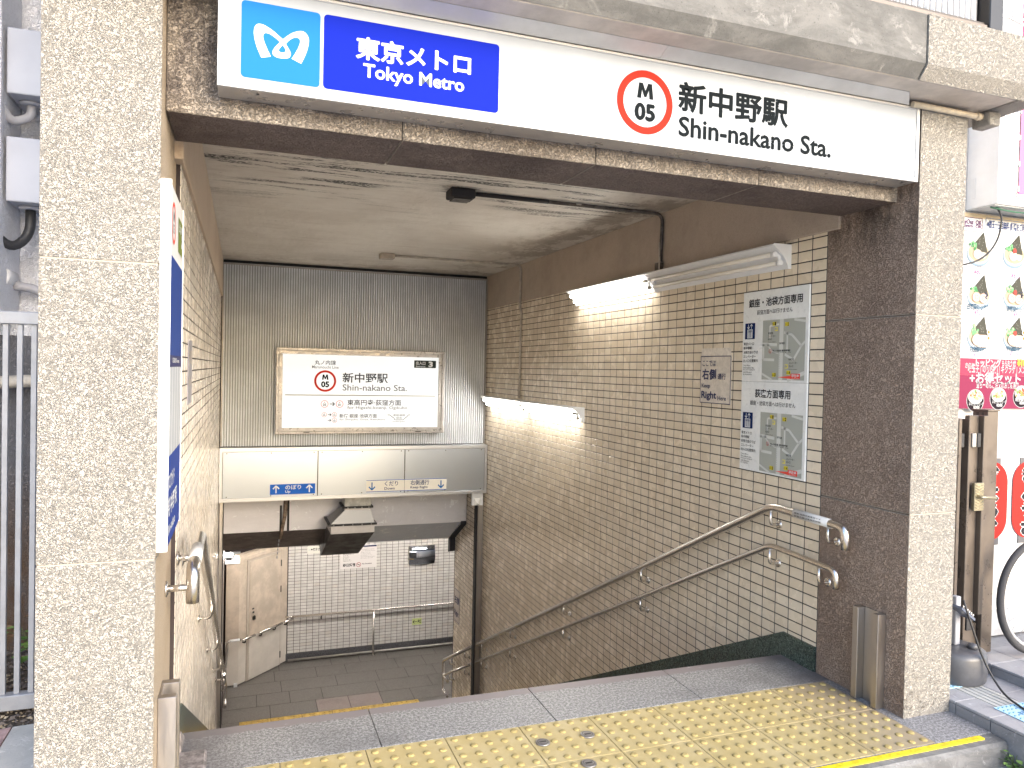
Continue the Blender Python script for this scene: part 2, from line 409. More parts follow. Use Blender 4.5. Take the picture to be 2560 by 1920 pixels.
class Print:
    """flat print: plane through O with right r, up u, normal n (towards the reader)"""
    def __init__(s, O, r, u, n, th=.0006, e=0): s.O, s.r, s.u, s.n = map(Vector, (O, r, u, n)); s.V = []; s.F = []; s.I = []; s.m = []; s.th = th; s.e = e; s.g = 1
    def P(s, x, y, L): return s.O+s.r*x+s.u*y+s.n*(s.th*L)
    def add(s, pts, faces, m, L):
        if isinstance(m, tuple): m = ink(tuple(c*s.g for c in m), s.e)
        if m not in s.m: s.m.append(m)
        b = len(s.V); s.V += [s.P(x, y, L) for x, y in pts]; s.F += [tuple(b+i for i in f) for f in faces]; s.I += [s.m.index(m)]*len(faces)
    def rect(s, x0, y0, x1, y1, m, L=1): s.add([(x0, y0), (x1, y0), (x1, y1), (x0, y1)], [(0, 1, 2, 3)], m, L)
    def rrect(s, x0, y0, x1, y1, r, m, L=1, n=5):
        p = []
        for cx, cy, a0 in ((x1-r, y0+r, -90), (x1-r, y1-r, 0), (x0+r, y1-r, 90), (x0+r, y0+r, 180)):
            p += [(cx+r*cos(radians(a0+90*k/n)), cy+r*sin(radians(a0+90*k/n))) for k in range(n+1)]
        s.add(p, [tuple(range(len(p)))], m, L)
    def outline(s, x0, y0, x1, y1, t, m, L=1):
        s.rect(x0, y0, x1, y0+t, m, L); s.rect(x0, y1-t, x1, y1, m, L); s.rect(x0, y0+t, x0+t, y1-t, m, L); s.rect(x1-t, y0+t, x1, y1-t, m, L)
    def disc(s, cx, cy, rx, m, L=1, ry=None, n=28):
        ry = ry or rx; p = [(cx+rx*cos(2*pi*k/n), cy+ry*sin(2*pi*k/n)) for k in range(n)]; s.add(p, [tuple(range(n))], m, L)
    def ring(s, cx, cy, r0, r1, m, L=1, n=44):
        p = [(cx+r*cos(2*pi*k/n), cy+r*sin(2*pi*k/n)) for r in (r0, r1) for k in range(n)]
        s.add(p, [(k, (k+1) % n, n+(k+1) % n, n+k) for k in range(n)], m, L)
    def poly(s, pts, m, L=1, holes=()):
        loops = [[Vector((x, y, 0)) for x, y in q] for q in (pts, *holes)]
        tri = tessellate_polygon(loops); s.add([(v.x, v.y) for q in loops for v in q], [tuple(t) for t in tri], m, L)
    def line(s, pts, w, m, L=1):
        for a, b in zip(pts, pts[1:]):
            dx, dy = b[0]-a[0], b[1]-a[1]; d = math.hypot(dx, dy) or 1; nx, ny = -dy/d*w/2, dx/d*w/2
            s.add([(a[0]-nx, a[1]-ny), (b[0]-nx, b[1]-ny), (b[0]+nx, b[1]+ny), (a[0]+nx, a[1]+ny)], [(0, 1, 2, 3)], m, L)
    def arrow(s, cx, cy, h, ang, m, L=1, w=None):
        w = w or h*.16; c, q = cos(ang), sin(ang)
        def t(x, y): return (cx+x*c-y*q, cy+x*q+y*c)
        s.line([t(-h/2, 0), t(h/2*.9, 0)], w, m, L); s.line([t(h*.08, h*.40), t(h/2, 0)], w, m, L+.2); s.line([t(h*.08, -h*.40), t(h/2, 0)], w, m, L+.4)
    def text(s, st, x0, y0, x1, y1, m, L=2, bold=.012):
        """st stretched to fill the box; x1=None keeps proportions"""
        v, f, asp = text_mesh(st, bold)
        if x1 is None: x1 = x0+(y1-y0)*asp
        s.add([(x0+a*(x1-x0), y0+b*(y1-y0)) for a, b in v], f, m, L)
    def textb(s, st, x0, y0, x1, y1, m, L=2, bold=.008, d=.0011):
        for i, (a, b) in enumerate(((-d, 0), (d, 0), (0, d), (0, -d), (0, 0))): s.text(st, x0+a, y0+b, x1+a, y1+b, m, L+.25*i, bold)
    def textc(s, st, cx, y0, y1, m, L=2, bold=.012, sq=1):
        asp = text_mesh(st, bold)[2]*(y1-y0)*sq; s.text(st, cx-asp/2, y0, cx+asp/2, y1, m, L, bold)
    def build(s, name, parent=None, **k):
        off = WL[parent.name] if parent else Vector(s.O)
        me = bpy.data.meshes.new(name); me.from_pydata([tuple(v-off) for v in s.V], [], s.F)
        for m in s.m: me.materials.append(m)
        me.polygons.foreach_set('material_index', s.I); me.update()
        o = bpy.data.objects.new(name, me); COL.objects.link(o); WL[o.name] = off
        if parent: o.parent = parent
        else: o.location = off
        tag(o, **k); return o

def px_size(c, a, b):
    """approximate size in the picture of a piece with half-extent vectors a, b (to rank pieces)"""
    def pr(p):
        d = Vector(p)-CAM; k = d.dot(Fw)
        return Vector((FPX*d.dot(Rt)/k, -FPX*d.dot(Up)/k)) if k > .05 else None
    c = Vector(c); q = [pr(c), pr(c+Vector(a)), pr(c+Vector(b))]
    if None in q: return 0
    if abs(q[0].x) > 1290 or abs(q[0].y) > 970: return 0
    u, v = q[1]-q[0], q[2]-q[0]; return abs(u.x*v.y-u.y*v.x)

def tile_mesh(name, w, h, th, bev, mat, frame):
    """a chamfered tile; frame=(right, up, normal) ; origin at the centre of its back"""
    r, u, n = map(Vector, frame)
    v = []; f = []
    for (dx, dy, dz) in ((w/2, h/2, 0), (w/2, h/2, th-bev), (w/2-bev, h/2-bev, th)):
        for sx, sy in ((-1, -1), (1, -1), (1, 1), (-1, 1)): v.append(tuple(r*(sx*dx)+u*(sy*dy)+n*dz))
    for k in (0, 4):
        for j in range(4): f.append((k+j, k+(j+1) % 4, k+4+(j+1) % 4, k+4+j))
    f.append((8, 9, 10, 11))
    return v, f
def tiles_on(parent, cells, w, h, frame, mat, name='tile', th=.006, bev=.0008, limit=300, jitter=.0003):
    """cells = centre points; the largest in the picture become parts, the rest one 'stuff' part"""
    v, f = tile_mesh(name, w, h, th, bev, mat, frame)
    me = bpy.data.meshes.new(name); me.from_pydata(v, [], f); me.materials.append(mat); me.update()
    r, u, n = map(Vector, frame); off = WL[parent.name]
    sc = sorted(((px_size(c, r*w/2, u*h/2), i) for i, c in enumerate(cells)), reverse=True)
    single = {i for s_, i in sc[:limit] if s_ > 0}
    V = []; F = []
    for i, c in enumerate(cells):
        c = Vector(c)+n*random.uniform(-jitter, jitter)
        tx, ty = random.gauss(0, .0014), random.gauss(0, .0014)
        if i in single:
            o = bpy.data.objects.new(name, me); COL.objects.link(o); o.parent = parent; o.location = c-off
            o.rotation_euler = Vector(u*tx+r*ty)
        else:
            b = len(V)
            for p in v:
                p = Vector(p); V.append(tuple(c+p+n*(p.dot(r)*tx+p.dot(u)*ty)-off))
            F += [tuple(b+k for k in q) for q in f]
    if V:
        m2 = bpy.data.meshes.new(name+'_rest'); m2.from_pydata(V, [], F); m2.materials.append(mat); m2.update()
        o = bpy.data.objects.new('far_tiles', m2); COL.objects.link(o); o.parent = parent; o['kind'] = 'stuff'

XL, XR = -.21, 2.583
SL = .4972                       # slope of the stairs
ZF = -3.33                       # landing floor

# ================================================================== SETTING: ground
g = MB(); g.box(-60, 60, -60, 2.065, -.30, -.10, STREET); g.build('street_ground', kind='structure')
g = MB(); g.box(-60, -.53, 2.065, 60, -.30, -.012, plain('soil_brown', (.10, .075, .055), .95, var=.5, vs=30, bump=1, bs=60, bd=.02)); g.build('soil_ground', kind='structure')
# step edge of the entrance: granite apron and kerb
f = MB()
f.box(-.52, 2.835, 2.135, 2.335, -.30, -.002, GRANP); f.box(-.52, 2.835, 2.335, 3.06, -.30, -.012, PAVE)
f.prism([(2.066, -.30), (2.066, -.020), (2.076, -.006), (2.134, -.003), (2.134, -.30)], 'x', -.52, 2.83, mk_concrete('step_edge_grey', (.12, .12, .12), (.20, .20, .20), (.06, .06, .06), .8, 2))
land = f.build('entrance_floor', kind='structure')
xs = [-.225, .504, 1.205, 1.889, 2.583]
for a, b in zip(xs, xs[1:]):
    MB().box(a+.0015, b-.0015, 2.7405, 3.067, -.05, 0, GRAN, .0015).build('granite_slab', land)
MB().box(2.536, 2.833, 2.137, 2.331, -.01, 0, GRANP, .001).build('granite_slab', land)
MB().box(2.536, 2.583, 2.332, 2.738, -.01, 0, GRANP).build('granite_slab', land)
y = MB(); y.box(-.3, 2.755, 2.104, 2.128, -.006, .0015, plain('yellow_line_paint', (.80, .62, .02), .55, var=.3, vs=40)); y.build('painted_line', land)

# tactile tiles (5 x 5 domes)
def mk_tactile(name, col, worn, sc=6):
    m, t, b = nodes(name); g = G(t)
    c = g.mix(g.ramp(g.noise(sc, 6, .7), .35, .7), col, worn)
    z = g.sep()[2]
    c = g.mix(g.ramp(g.noise(90, 4, .7), .6, .7, 0, .4), c, tuple(x*.6 for x in col))
    x = g.sep()[0]
    b.inputs['Specular IOR Level'].default_value = .3
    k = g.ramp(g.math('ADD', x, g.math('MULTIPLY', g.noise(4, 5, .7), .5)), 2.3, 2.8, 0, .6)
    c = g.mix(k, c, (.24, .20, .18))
    g.l(c, b.inputs['Base Color']); b.inputs['Roughness'].default_value = .5
    g.l(g.bump(g.noise(220, 3), .15, .001), b.inputs['Normal']); return m
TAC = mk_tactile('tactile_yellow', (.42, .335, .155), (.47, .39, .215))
TACD = plain('tactile_dome_yellow', (.40, .32, .14), .75, var=.2, vs=30, spec=.2)
TACB = plain('tactile_amber', (.50, .33, .07), .5, var=.3, vs=12)
def tactile(size, n, mat, dmat, h=.005, r=.0115, skip=()):
    m = MB(); m.box(-size/2+.001, size/2-.001, -size/2+.001, size/2-.001, -.02, 0, mat, .0008)
    p = size/n
    for i in range(n):
        for j in range(n):
            cx, cy = (i-(n-1)/2)*p, (j-(n-1)/2)*p
            if (i, j) in skip: continue
            m.lathe([(r*1.28, .0001), (r*1.12, h*.55), (r*.9, h*.95), (r*.4, h)], (cx, cy, 0), dmat, 12)
    return m
def instance_parts(mb, name, parent, locs):
    off = WL[parent.name]
    o = mb.build(name, origin=(0, 0, 0)); o.parent = parent; o.location = Vector(locs[0])-off
    for l in locs[1:]:
        c = o.copy(); COL.objects.link(c); c.parent = parent; c.location = Vector(l)-off
cols = [-.157+.15+.2997*k for k in range(9)]
locs = [(x+.0, y_, 0) for x in cols for y_ in (2.587, 2.2865) if x < 2.45]
locs = [(.143-.15+.2997*k, y_, .0) for k in range(0, 9) for y_ in (2.5885, 2.2885)]
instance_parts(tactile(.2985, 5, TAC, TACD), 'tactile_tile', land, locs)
for (x, y_) in ((1.262, 2.600), (1.412, 2.600), (1.35, 2.45)):
    pass

# ================================================================== stairs
st = MB()
rise, run = .15857, .319
for k in range(21):
    y0 = 3.067+run*k if k else 3.067
    z = -rise*(k+1)
    if k == 20: break
    st.box(XL-.05, XR+.05, y0+.0005, y0+run, z-.5, z, FLOORD, .003)
stairs = st.build('stair_flight', kind='structure')
# landing floor and its slabs
m = MB(); m.box(-.6, 7, 9.3, 13, ZF-.2, ZF-.006, GROUT); lf = m.build('landing_floor', kind='structure')
yy = 9.45; row = 0
while yy < 12.38:
    if 10.04 < yy < 10.10:
        yy = 10.463; continue
    d = min(.40, 12.39-yy)
    if yy < 10.06 and yy+d > 10.063: d = 10.063-yy
    x = -.2-(.35 if row % 2 else .0)
    while x < 3.9:
        wd = random.choice((.45, .62, .80))
        a = max(x, -.2)
        if d > .05 and x+wd > a+.02:
            mt = FLOORP if (10.4 < yy < 10.6 and .9 < a < 1.5) else FLOORD
            MB().box(a+.004, x+wd-.004, yy+.004, yy+d-.004, ZF-.02, ZF, mt, .001).build('floor_slab', lf)
        x += wd
    yy += d; row += 1
MB().box(3.9, 7, 9.45, 12.39, ZF-.02, ZF, FLOORD).build('floor_slab', lf)
MB().box(-.2, .018, 10.065, 10.461, ZF-.02, ZF, FLOORD).build('floor_slab', lf)
MB().box(2.43, 3.9, 10.065, 10.461, ZF-.02, ZF, FLOORD).build('floor_slab', lf)
instance_parts(tactile(.3985, 6, TACB, TACB, .005, .012), 'tactile_tile', lf, [(.22+.402*k, 10.263, ZF) for k in range(6)])

# ================================================================== tiled walls
def zslope(y): return min(.115, .115-SL*(y-3.06))
def side_wall(name, X, sgn, mat, label, beam_y=2.752, yend=9.23, limit=300):
    root = thing(name, (X, 6, ZF), label, 'wall')
    b = MB(); x0, x1 = (X-.0018, X-.30) if sgn > 0 else (X+.0018, X+.30)
    b.box(min(x0, x1), max(x0, x1), 2.836, yend-.002, ZF-.1, 2.455, GROUT); b.build('grout_bed', root)
    cells = []
    ny = int((yend-2.835)/.0995)
    for i in range(ny):
        yc = 2.835+.0995*(i+.5)
        zb = zslope(yc-.05)-.0537
        k = -100
        for k in range(-100, 5):
            zc = 1.855+.0537*(k+.5)
            if zc+.025 < zb or zc-.02 > 2.10 or zc < ZF: continue
            cells.append((X-sgn*.006, yc, zc))
    fr = ((0, -1 if sgn < 0 else 1, 0), (0, 0, 1), (sgn, 0, 0))
    tiles_on(root, cells, .0928, .0480, fr, mat, limit=limit)
    # green terrazzo skirting, proud of the tiles
    sk = MB(); xa, xb = sorted((X-sgn*.004, X+sgn*.012))
    pts = [(2.838, -.01), (2.838, .118), (3.06, .118), (9.22, .118-SL*6.16), (9.22, -.06-SL*6.16), (3.06, -.2)]
    sk.prism(pts, 'x', xa, xb, GREEN); sk.build('skirting', root)
    return root
rw = side_wall('tiled_wall', XR, -1, TILE_R, 'beige tiled stair wall on the right with two handrails and the white map poster')
lw = side_wall('tiled_wall', XL, 1, TILE_L, 'tiled stair wall on the left seen edge on behind the blue map board', yend=8.02)
# end faces / backs of the stair box
m = MB(); m.box(XR+.02, XR+.30, 9.232, 9.24, ZF, -.5, TILE_F); m.build('tiled_return', rw)
# left wall below the shutter and beyond
e = MB(); e.box(-.51, -.215, 8.02, 11.75, ZF-.05, 2.4, plain('side_panel_grey', (.30, .26, .24), .5, var=.2, vs=3)); e.build('passage_side_wall', label='plain grey wall beyond the left shutter post at the foot of the stairs', cat='wall')

# far tiled wall
FY = 12.4
fwl = thing('tiled_wall', (2.5, FY, ZF), 'pale tiled wall at the far end of the landing under the notices', 'wall')
m = MB(); m.box(-.5, 7.2, FY+.0018, FY+.3, ZF-.1, .3, GROUT); m.build('grout_bed', fwl)
cells = [(.73+.0982*(i+.5), FY+.006, -3.2+.0503*(k+.5)) for i in range(34) for k in range(48)]
tiles_on(fwl, cells, .0922, .0448, ((1, 0, 0), (0, 0, 1), (0, -1, 0)), TILE_F)
MB().box(.70, 7, FY-.012, FY+.002, ZF, -3.205, BLKG, .002).build('skirting', fwl)
MB().box(4.07, 7.1, FY-.004, FY+.002, -3.2, .3, TILE_F).build('tile_field', fwl)
m = MB(); m.box(7.0, 7.3, 9.2, 12.7, ZF-.1, .3, TILE_F); m.box(2.9, 7.2, 8.95, 9.23, ZF-.1, .3, TILE_F)
m.build('passage_wall', label='tiled passage wall round the corner to the right of the landing', cat='wall')
m = MB(); m.box(-.55, 7.3, 9.55, 12.7, -.78, -.6, CEIL); m.build('landing_ceiling', kind='structure')

# ================================================================== pillars, lintel, canopy
def pillar(name, x0, x1, joints, inner, label):
    r = thing(name, ((x0+x1)/2, 2.55, 0), label, 'pillar')
    MB().box(x0+.003, x1-.003, 2.333, 2.83, -.05, 2.62, plain('joint_backing', (.36, .325, .28), .9), faces={'+x' if inner > 0 else '-x': plain('joint_brown', (.12, .085, .065), .9) if inner < 0 else ST_INL}).build('core', r)  # core colour shows in the joints between the stucco blocks
    zs = [-.02]+joints+[2.62]
    for a, b in zip(zs, zs[1:]):
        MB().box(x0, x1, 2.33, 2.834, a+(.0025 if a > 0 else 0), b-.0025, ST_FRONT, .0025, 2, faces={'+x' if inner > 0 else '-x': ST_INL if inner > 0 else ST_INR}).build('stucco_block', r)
    return r
pillar('entrance_pillar', -.52, -.225, [.843, 1.679], 1, 'rough beige stucco pillar at the left of the entrance, nearest the camera')
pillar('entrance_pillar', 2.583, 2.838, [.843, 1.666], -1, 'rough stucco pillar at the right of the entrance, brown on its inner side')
r = thing('lintel_beam', (1.2, 2.6, 2.14), 'dirty stucco beam over the entrance behind the large sign', 'beam')
xs = [-.2245, .479, 1.176, 1.878, 2.5825]
MB().box(-.2245, 2.5825, 2.442, 2.746, 2.152, 2.60, SOOT).build('core', r)
for a, b in zip(xs, xs[1:]):
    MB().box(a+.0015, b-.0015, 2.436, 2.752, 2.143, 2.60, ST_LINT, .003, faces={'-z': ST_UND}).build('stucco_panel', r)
# ceiling and side beams
m = MB(); m.box(-.6, 3.0, 2.752, 8.3, 2.455, 2.75, CEIL); m.build('stair_ceiling', kind='structure')
m = MB(); m.box(XR-.013, XR+.30, 2.753, 8.06, 2.086, 2.4545, ST_BEAM, .003); m.build('plaster_beam', label='brown plaster band between the ceiling and the right tiled wall', cat='beam')
m = MB(); m.box(XL-.30, XL+.013, 2.753, 8.06, 2.086, 2.4545, ST_BEAML, .003)
m.build('plaster_beam', label='tan plaster band between the ceiling and the left tiled wall', cat='beam')
m = MB(); m.box(XR+.02, XR+.04, 2.84, 3.0, 2.084, 2.1, SOOT); m.build('plaster_gap', rw)
# canopy
cn = thing('entrance_canopy', (1.2, 2.3, 2.52), 'weathered concrete and stucco canopy edge along the top of the picture', 'canopy')
MB().box(-.53, 2.90, 2.168, 2.75, 2.526, 2.62, SOFF, .003).build('soffit', cn)
MB().prism([(2.13, 2.575), (2.165, 2.528), (2.30, 2.60), (2.30, 2.757), (2.13, 2.757)], 'x', -.53, 2.372, CONC).build('concrete_edge', cn)
MB().prism([(2.124, 2.572), (2.16, 2.524), (2.30, 2.60), (2.30, 2.757), (2.124, 2.757)], 'x', 2.377, 3.02, ST_FRONT).build('stucco_edge', cn)
MB().box(2.902, 3.02, 2.301, 2.66, 2.520, 2.757, ST_FRONT, .004).build('stucco_side_edge', cn)
MB().box(2.902, 3.02, 2.162, 2.300, 2.522, 2.60, ST_FRONT, .004).build('stucco_corner', cn)
MB().box(-.53, 3.02, 2.301, 2.9, 2.62, 2.757, CONC).build('slab', cn)
# building above
m = MB(); m.box(-.53, 2.05, 2.22, 9, 2.76, 4.5, CONC); m.box(2.05, 3.0, 2.9, 9, 2.76, 4.5, ST_FRONT)
m.build('upper_building', label='concrete building that stands above the station entrance', cat='building')
m = MB(); m.box(-.52, XL-.02, 2.84, 12.7, 2.40, 2.74, CONC); m.box(2.60, 2.84, 2.84, 9, -.1, 2.75, ST_FRONT)
m.box(-.52, XL-.02, 2.84, 8.0, -.1, 2.40, ST_OUT); m.build('stair_housing', label='outer shell of the stair housing behind the entrance pillars', cat='wall')
# conduit under the canopy
k = MB(); k.tube([(2.515, 2.315, 2.505), (2.87, 2.315, 2.503), (2.92, 2.315, 2.498)], .012, plain('cream_pipe', (.58, .50, .38), .5, var=.2, vs=12), 10)
k.tube([(2.862, 2.315, 2.503), (2.892, 2.315, 2.503)], .016, MC['cream_pipe'], 10)
k.build('canopy_conduit', label='thin cream pipe running under the canopy towards its right corner', cat='pipe')
MB().box(2.893, 2.955, 2.275, 2.36, 2.462, 2.519, ST_FRONT, .008, 2).build('stucco_stub', label='small stucco covered stub at the right end of the canopy pipe', cat='pipe cover')

# balcony screen on the canopy
b = thing('balcony_screen', (2.4, 2.16, 2.757), 'brown framed screen with pale slats standing on the canopy at top right', 'screen')
MB().box(1.9, 2.69, 2.138, 2.19, 2.758, 2.776, BROWN, .002).build('bottom_rail', b)
MB().box(1.9, 2.69, 2.15, 2.185, 2.777, 2.79, BROWND, .002).build('groove', b)
MB().box(1.9, 2.69, 2.185, 2.20, 2.79, 3.4, plain('screen_back_grey', (.42, .41, .40), .5)).build('backing', b)
for kx in range(26):
    MB().box(1.905+.03*kx, 1.909+.03*kx, 2.166, 2.184, 2.791, 3.4, WHITEP).build('slat', b)
MB().box(2.695, 2.765, 2.132, 2.20, 2.758, 3.5, plain('black_post_paint', (.012, .012, .014), .3), .003).build('post', b)
MB().box(2.766, 2.80, 2.16, 2.22, 2.758, 3.5, plain('tan_post_paint', (.50, .40, .28), .5), .003).build('side_post', b)

# ================================================================== big station sign
sg = thing('station_sign', (1.245, 2.38, 2.20), 'long white illuminated sign with blue logo panels over the stair entrance', 'sign')
X0, X1, Z0, Z1 = -.08, 2.567, 2.202, 2.500
m = MB(); m.box(X0, X1, 2.334, 2.435, Z0, Z1, plain('sign_case_grey', (.50, .47, .44), .35, .5, .08), .002); m.build('case', sg)
fr = MB(); t = .0145
AL = plain('sign_frame_white', (.50, .50, .50), .35, .3)
fr.box(X0-.001, X1+.001, 2.325, 2.333, Z0-.001, Z0+t, AL, .0015); fr.box(X0-.001, X1+.001, 2.325, 2.333, Z1-t*.6, Z1+.001, AL, .0015)
fr.box(X0-.001, X0+t, 2.3252, 2.333, Z0+t, Z1-t*.6, AL, .001); fr.box(X1-t, X1+.001, 2.3252, 2.333, Z0+t, Z1-t*.6, AL, .001)
fr.build('frame', sg)
MB().box(X0+t, X1-t, 2.3290, 2.3335, Z0+t, Z1-t*.6, FACE_BIG).build('face_panel', sg)
p = Print((0, 2.3288, 0), (1, 0, 0), (0, 0, 1), (0, -1, 0), .0004, e=.05)
LB, DB, WH, BK = (.017, .145, .43), (.006, .017, .31), (.66, .68, .70), (.008, .011, .013)
p.rrect(-.018, 2.2355, .2045, 2.4565, .012, LB); p.rrect(.2145, 2.2355, .769, 2.4565, .012, DB)
# logo traced in the plane of the sign
def zz(x, y):
    # affine of the photographed square: left edge 285..., mapped to sign metres
    P0 = (290, 0); 
    xx = (x-284)/(830-284)
    top = 0+(x-290)*.165; bot = 530+(x-280)*.1376
    v = (y-top)/(bot-top)
    return (-.018+xx*.2225, 2.4565-v*.221)
def cr(pts, n=4):
    out = []
    for i in range(len(pts)-1):
        p0 = pts[max(i-1, 0)]; p1 = pts[i]; p2 = pts[i+1]; p3 = pts[min(i+2, len(pts)-1)]
        for k in range(n):
            t = k/n
            out.append(tuple(.5*((2*p1[j])+(-p0[j]+p2[j])*t+(2*p0[j]-5*p1[j]+4*p2[j]-p3[j])*t*t+(-p0[j]+3*p1[j]-3*p2[j]+p3[j])*t**3) for j in (0, 1)))
    return out+[pts[-1]]
A1 = [(422, 400), (390, 325), (371, 250), (371, 198), (386, 172), (408, 166), (445, 178), (495, 210), (540, 248), (568, 272)]
A2 = [(568, 272), (600, 247), (640, 224), (690, 214), (724, 226), (747, 262), (748, 300), (737, 350), (717, 400), (697, 440)]
A3 = [(630, 405), (655, 368), (676, 328), (688, 292), (684, 270), (666, 260), (638, 263), (610, 280), (588, 303)]
A4 = [(588, 303), (610, 340), (624, 372), (617, 394), (600, 403), (565, 404), (522, 395), (499, 374), (499, 352), (518, 322), (549, 291)]
A5 = [(549, 291), (520, 266), (482, 239), (452, 229), (436, 236), (432, 258), (441, 292), (462, 342), (487, 392)]
HO = [(567, 309), (553, 327), (540, 346), (548, 359), (570, 364), (587, 356), (586, 342), (577, 326)]
outl = cr(A1)[:-1]+cr(A2)+cr(A3)[:-1]+cr(A4)[:-1]+cr(A5)
p.poly([zz(*q) for q in outl], WH, 2, holes=[[zz(*q) for q in cr(HO+[HO[0]])[:-1]]])
p.textb('東京メトロ', .311, 2.341, .673, 2.408, WH, 2, .01, .0014)
p.textb('Tokyo Metro', .334, 2.275, .652, 2.328, WH, 2, .006, .0011)
def station_no(p, cx, cy, R, nums='05', L=2, col=RED, w=.19, bk=BK, bold=.035):
    p.ring(cx, cy, R*(1-w), R, col, L)
    p.poly([(cx+(a-.5)*R*.58, cy+R*.12+b*R*.48) for a, b in MG], bk, L); asp = text_mesh(nums, .01)[2]*R*.51*1.05; p.textb(nums, cx-asp/2, cy-R*.56, cx+asp/2, cy-R*.05, bk, L, .01, R*.026)
station_no(p, 1.3085, 2.3465, .1105, w=.225)
p.textb('新中野駅', 1.443, 2.336, 1.917, 2.440, BK, 2, .010, .0021)
p.textb('Shin-nakano Sta.', 1.447, 2.249, 2.122, 2.3175, BK, 2, .006, .0017)
p.text('LEDを使用しています', 2.50, 2.2185, 2.545, 2.2225, (.3, .3, .3), 14, .01)
# peeling patches on and below the last characters
pk = (.36, .38, .42)
rs = random.Random(3)
for _ in range(26):
    cx = rs.gauss(1.86, .05); cz = rs.choice((rs.gauss(2.385, .035), rs.gauss(2.29, .02)))
    if cx < 1.74: continue
    q = [(cx+rs.uniform(.3, 1)*.0055*cos(a*pi/3.5)*rs.uniform(.5, 1.8), cz+rs.uniform(.3, 1)*.0045*sin(a*pi/3.5)) for a in range(7)]
    p.add(q, [tuple(range(7))], pk, 3)
for _ in range(34):
    cx = rs.uniform(1.45, 2.52); cz = rs.uniform(2.225, 2.48)
    q = [(cx+rs.uniform(.3, 1)*.012*cos(a*pi/3.5)*rs.uniform(.5, 1.8), cz+rs.uniform(.3, 1)*.006*sin(a*pi/3.5)) for a in range(7)]
    p.add(q, [tuple(range(7))], (.40, .42, .45), 1)
p.build('lettering', sg)
for x in (.03, 2.42): MB().lathe([(.005, 0), (.005, -.001)], (x, 2.36, 2.2015), BLACK, 10).build('screw', sg)
MB().quadbox([(-.12, 2.262, 2.524), (1.355, 2.262, 2.524), (1.355, 2.322, 2.502), (-.12, 2.322, 2.502)], (0, -.35, -1), .002, ALU).build('flashing', sg)
MB().quadbox([(1.356, 2.262, 2.524), (2.44, 2.262, 2.524), (2.505, 2.322, 2.502), (1.356, 2.322, 2.502)], (0, -.35, -1), .002, ALU).build('flashing', sg)

# ================================================================== wall above the landing: corrugated panel and shutter box
cp = thing('corrugated_panel', (1.18, 8.03, .58), 'grey vertically ribbed metal panel above the stairs behind the light box', 'panel')
m = MB(); n = 111; wd = (2.562+.19)/n
for i in range(n):
    x = -.19+i*wd
    m.prism([(x, 8.052), (x+wd*.12, 8.032), (x+wd*.56, 8.032), (x+wd*.68, 8.052)], 'z', .58, 2.405, CORR)
m.box(-.19, 2.562, 8.052, 8.06, .58, 2.405, plain('corrugated_valley', (.33, .34, .35), .6)); 
o = m.build('ribbed_sheet', cp)
MB().box(-.195, 2.568, 8.024, 8.062, 2.4055, 2.424, ALUD, .002).build('top_rail', cp)
MB().box(-.2, -.191, 8.02, 8.06, .58, 2.405, ALUD).build('edge_trim', cp); MB().box(2.563, 2.572, 8.02, 8.06, .58, 2.405, ALUD).build('edge_trim', cp)
m = MB(); m.box(-.5, 2.95, 8.066, 8.35, .55, 2.454, SOOT); m.build('panel_backing_wall', label='dark wall hidden behind the ribbed metal panel', cat='wall')

sb = thing('shutter_box', (1.18, 8.0, .03), 'long stainless steel shutter box with three brushed cover plates above the lower stairs', 'shutter box')
m = MB(); m.box(-.206, 2.578, 7.94, 8.40, .032, .573, FRAME, .003); m.build('casing', sb); MB().box(-.176, 2.547, 7.9387, 7.9397, .068, .534, SOOT).build('joint_backing', sb)  # black sheet shows as dark lines between the cover plates
xs = [-.176, .744, 1.650, 2.547]
f = MB()
f.box(-.206, 2.578, 7.932, 7.9395, .032, .066, FRAME, .001); f.box(-.206, 2.578, 7.932, 7.9395, .536, .573, FRAME, .001)
f.box(-.206, -.178, 7.932, 7.9395, .067, .535, FRAME, .001); f.box(2.549, 2.578, 7.932, 7.9395, .067, .535, FRAME, .001); f.build('frame', sb)
for a, b in zip(xs, xs[1:]):
    MB().box(a+.004, b-.004, 7.934, 7.9385, .070, .532, PANEL, .001).build('cover_plate', sb)
    for x in (a+.04, (a+b)/2, b-.04):
        for z in (.085, .518):
            MB().lathe([(.006, 0), (.004, -.002)], (x, 7.934, z), BLACK, 8, 'y').build('screw', sb)
def strip_sign(name, x0, x1, z0, z1, label):
    o = thing(name, ((x0+x1)/2, 7.932, z0), label, 'sign'); MB().box(x0, x1, 7.9315, 7.9338, z0, z1, WHITEP).build('plate', o)
    return o, Print((0, 7.9312, 0), (1, 0, 0), (0, 0, 1), (0, -1, 0), .0006)
BLU = (.02, .10, .45)
o, p = strip_sign('direction_sign', .276, .720, .095, .199, 'blue sign with two white up arrows on the left cover plate of the shutter box')
p.rect(.276, .095, .720, .199, (.025, .12, .50)); p.arrow(.335, .147, .075, pi/2, WH, 2); p.arrow(.662, .147, .075, pi/2, WH, 2)
p.text('のぼり', .425, .143, .580, .190, WH, 3, .02); p.text('Up', .425, .103, .475, .135, WH, 3, .02); p.build('lettering', o)
o, p = strip_sign('direction_sign', 1.243, 2.113, .088, .214, 'white sign with blue down arrows and keep right wording on the shutter box')
p.rect(1.243, .088, 2.113, .214, (.72, .69, .62)); p.rect(1.243, .208, 2.113, .214, BLU, 2); p.rect(1.243, .088, 2.113, .094, BLU, 2); p.rect(1.648, .09, 1.651, .214, (.1, .1, .1), 3)
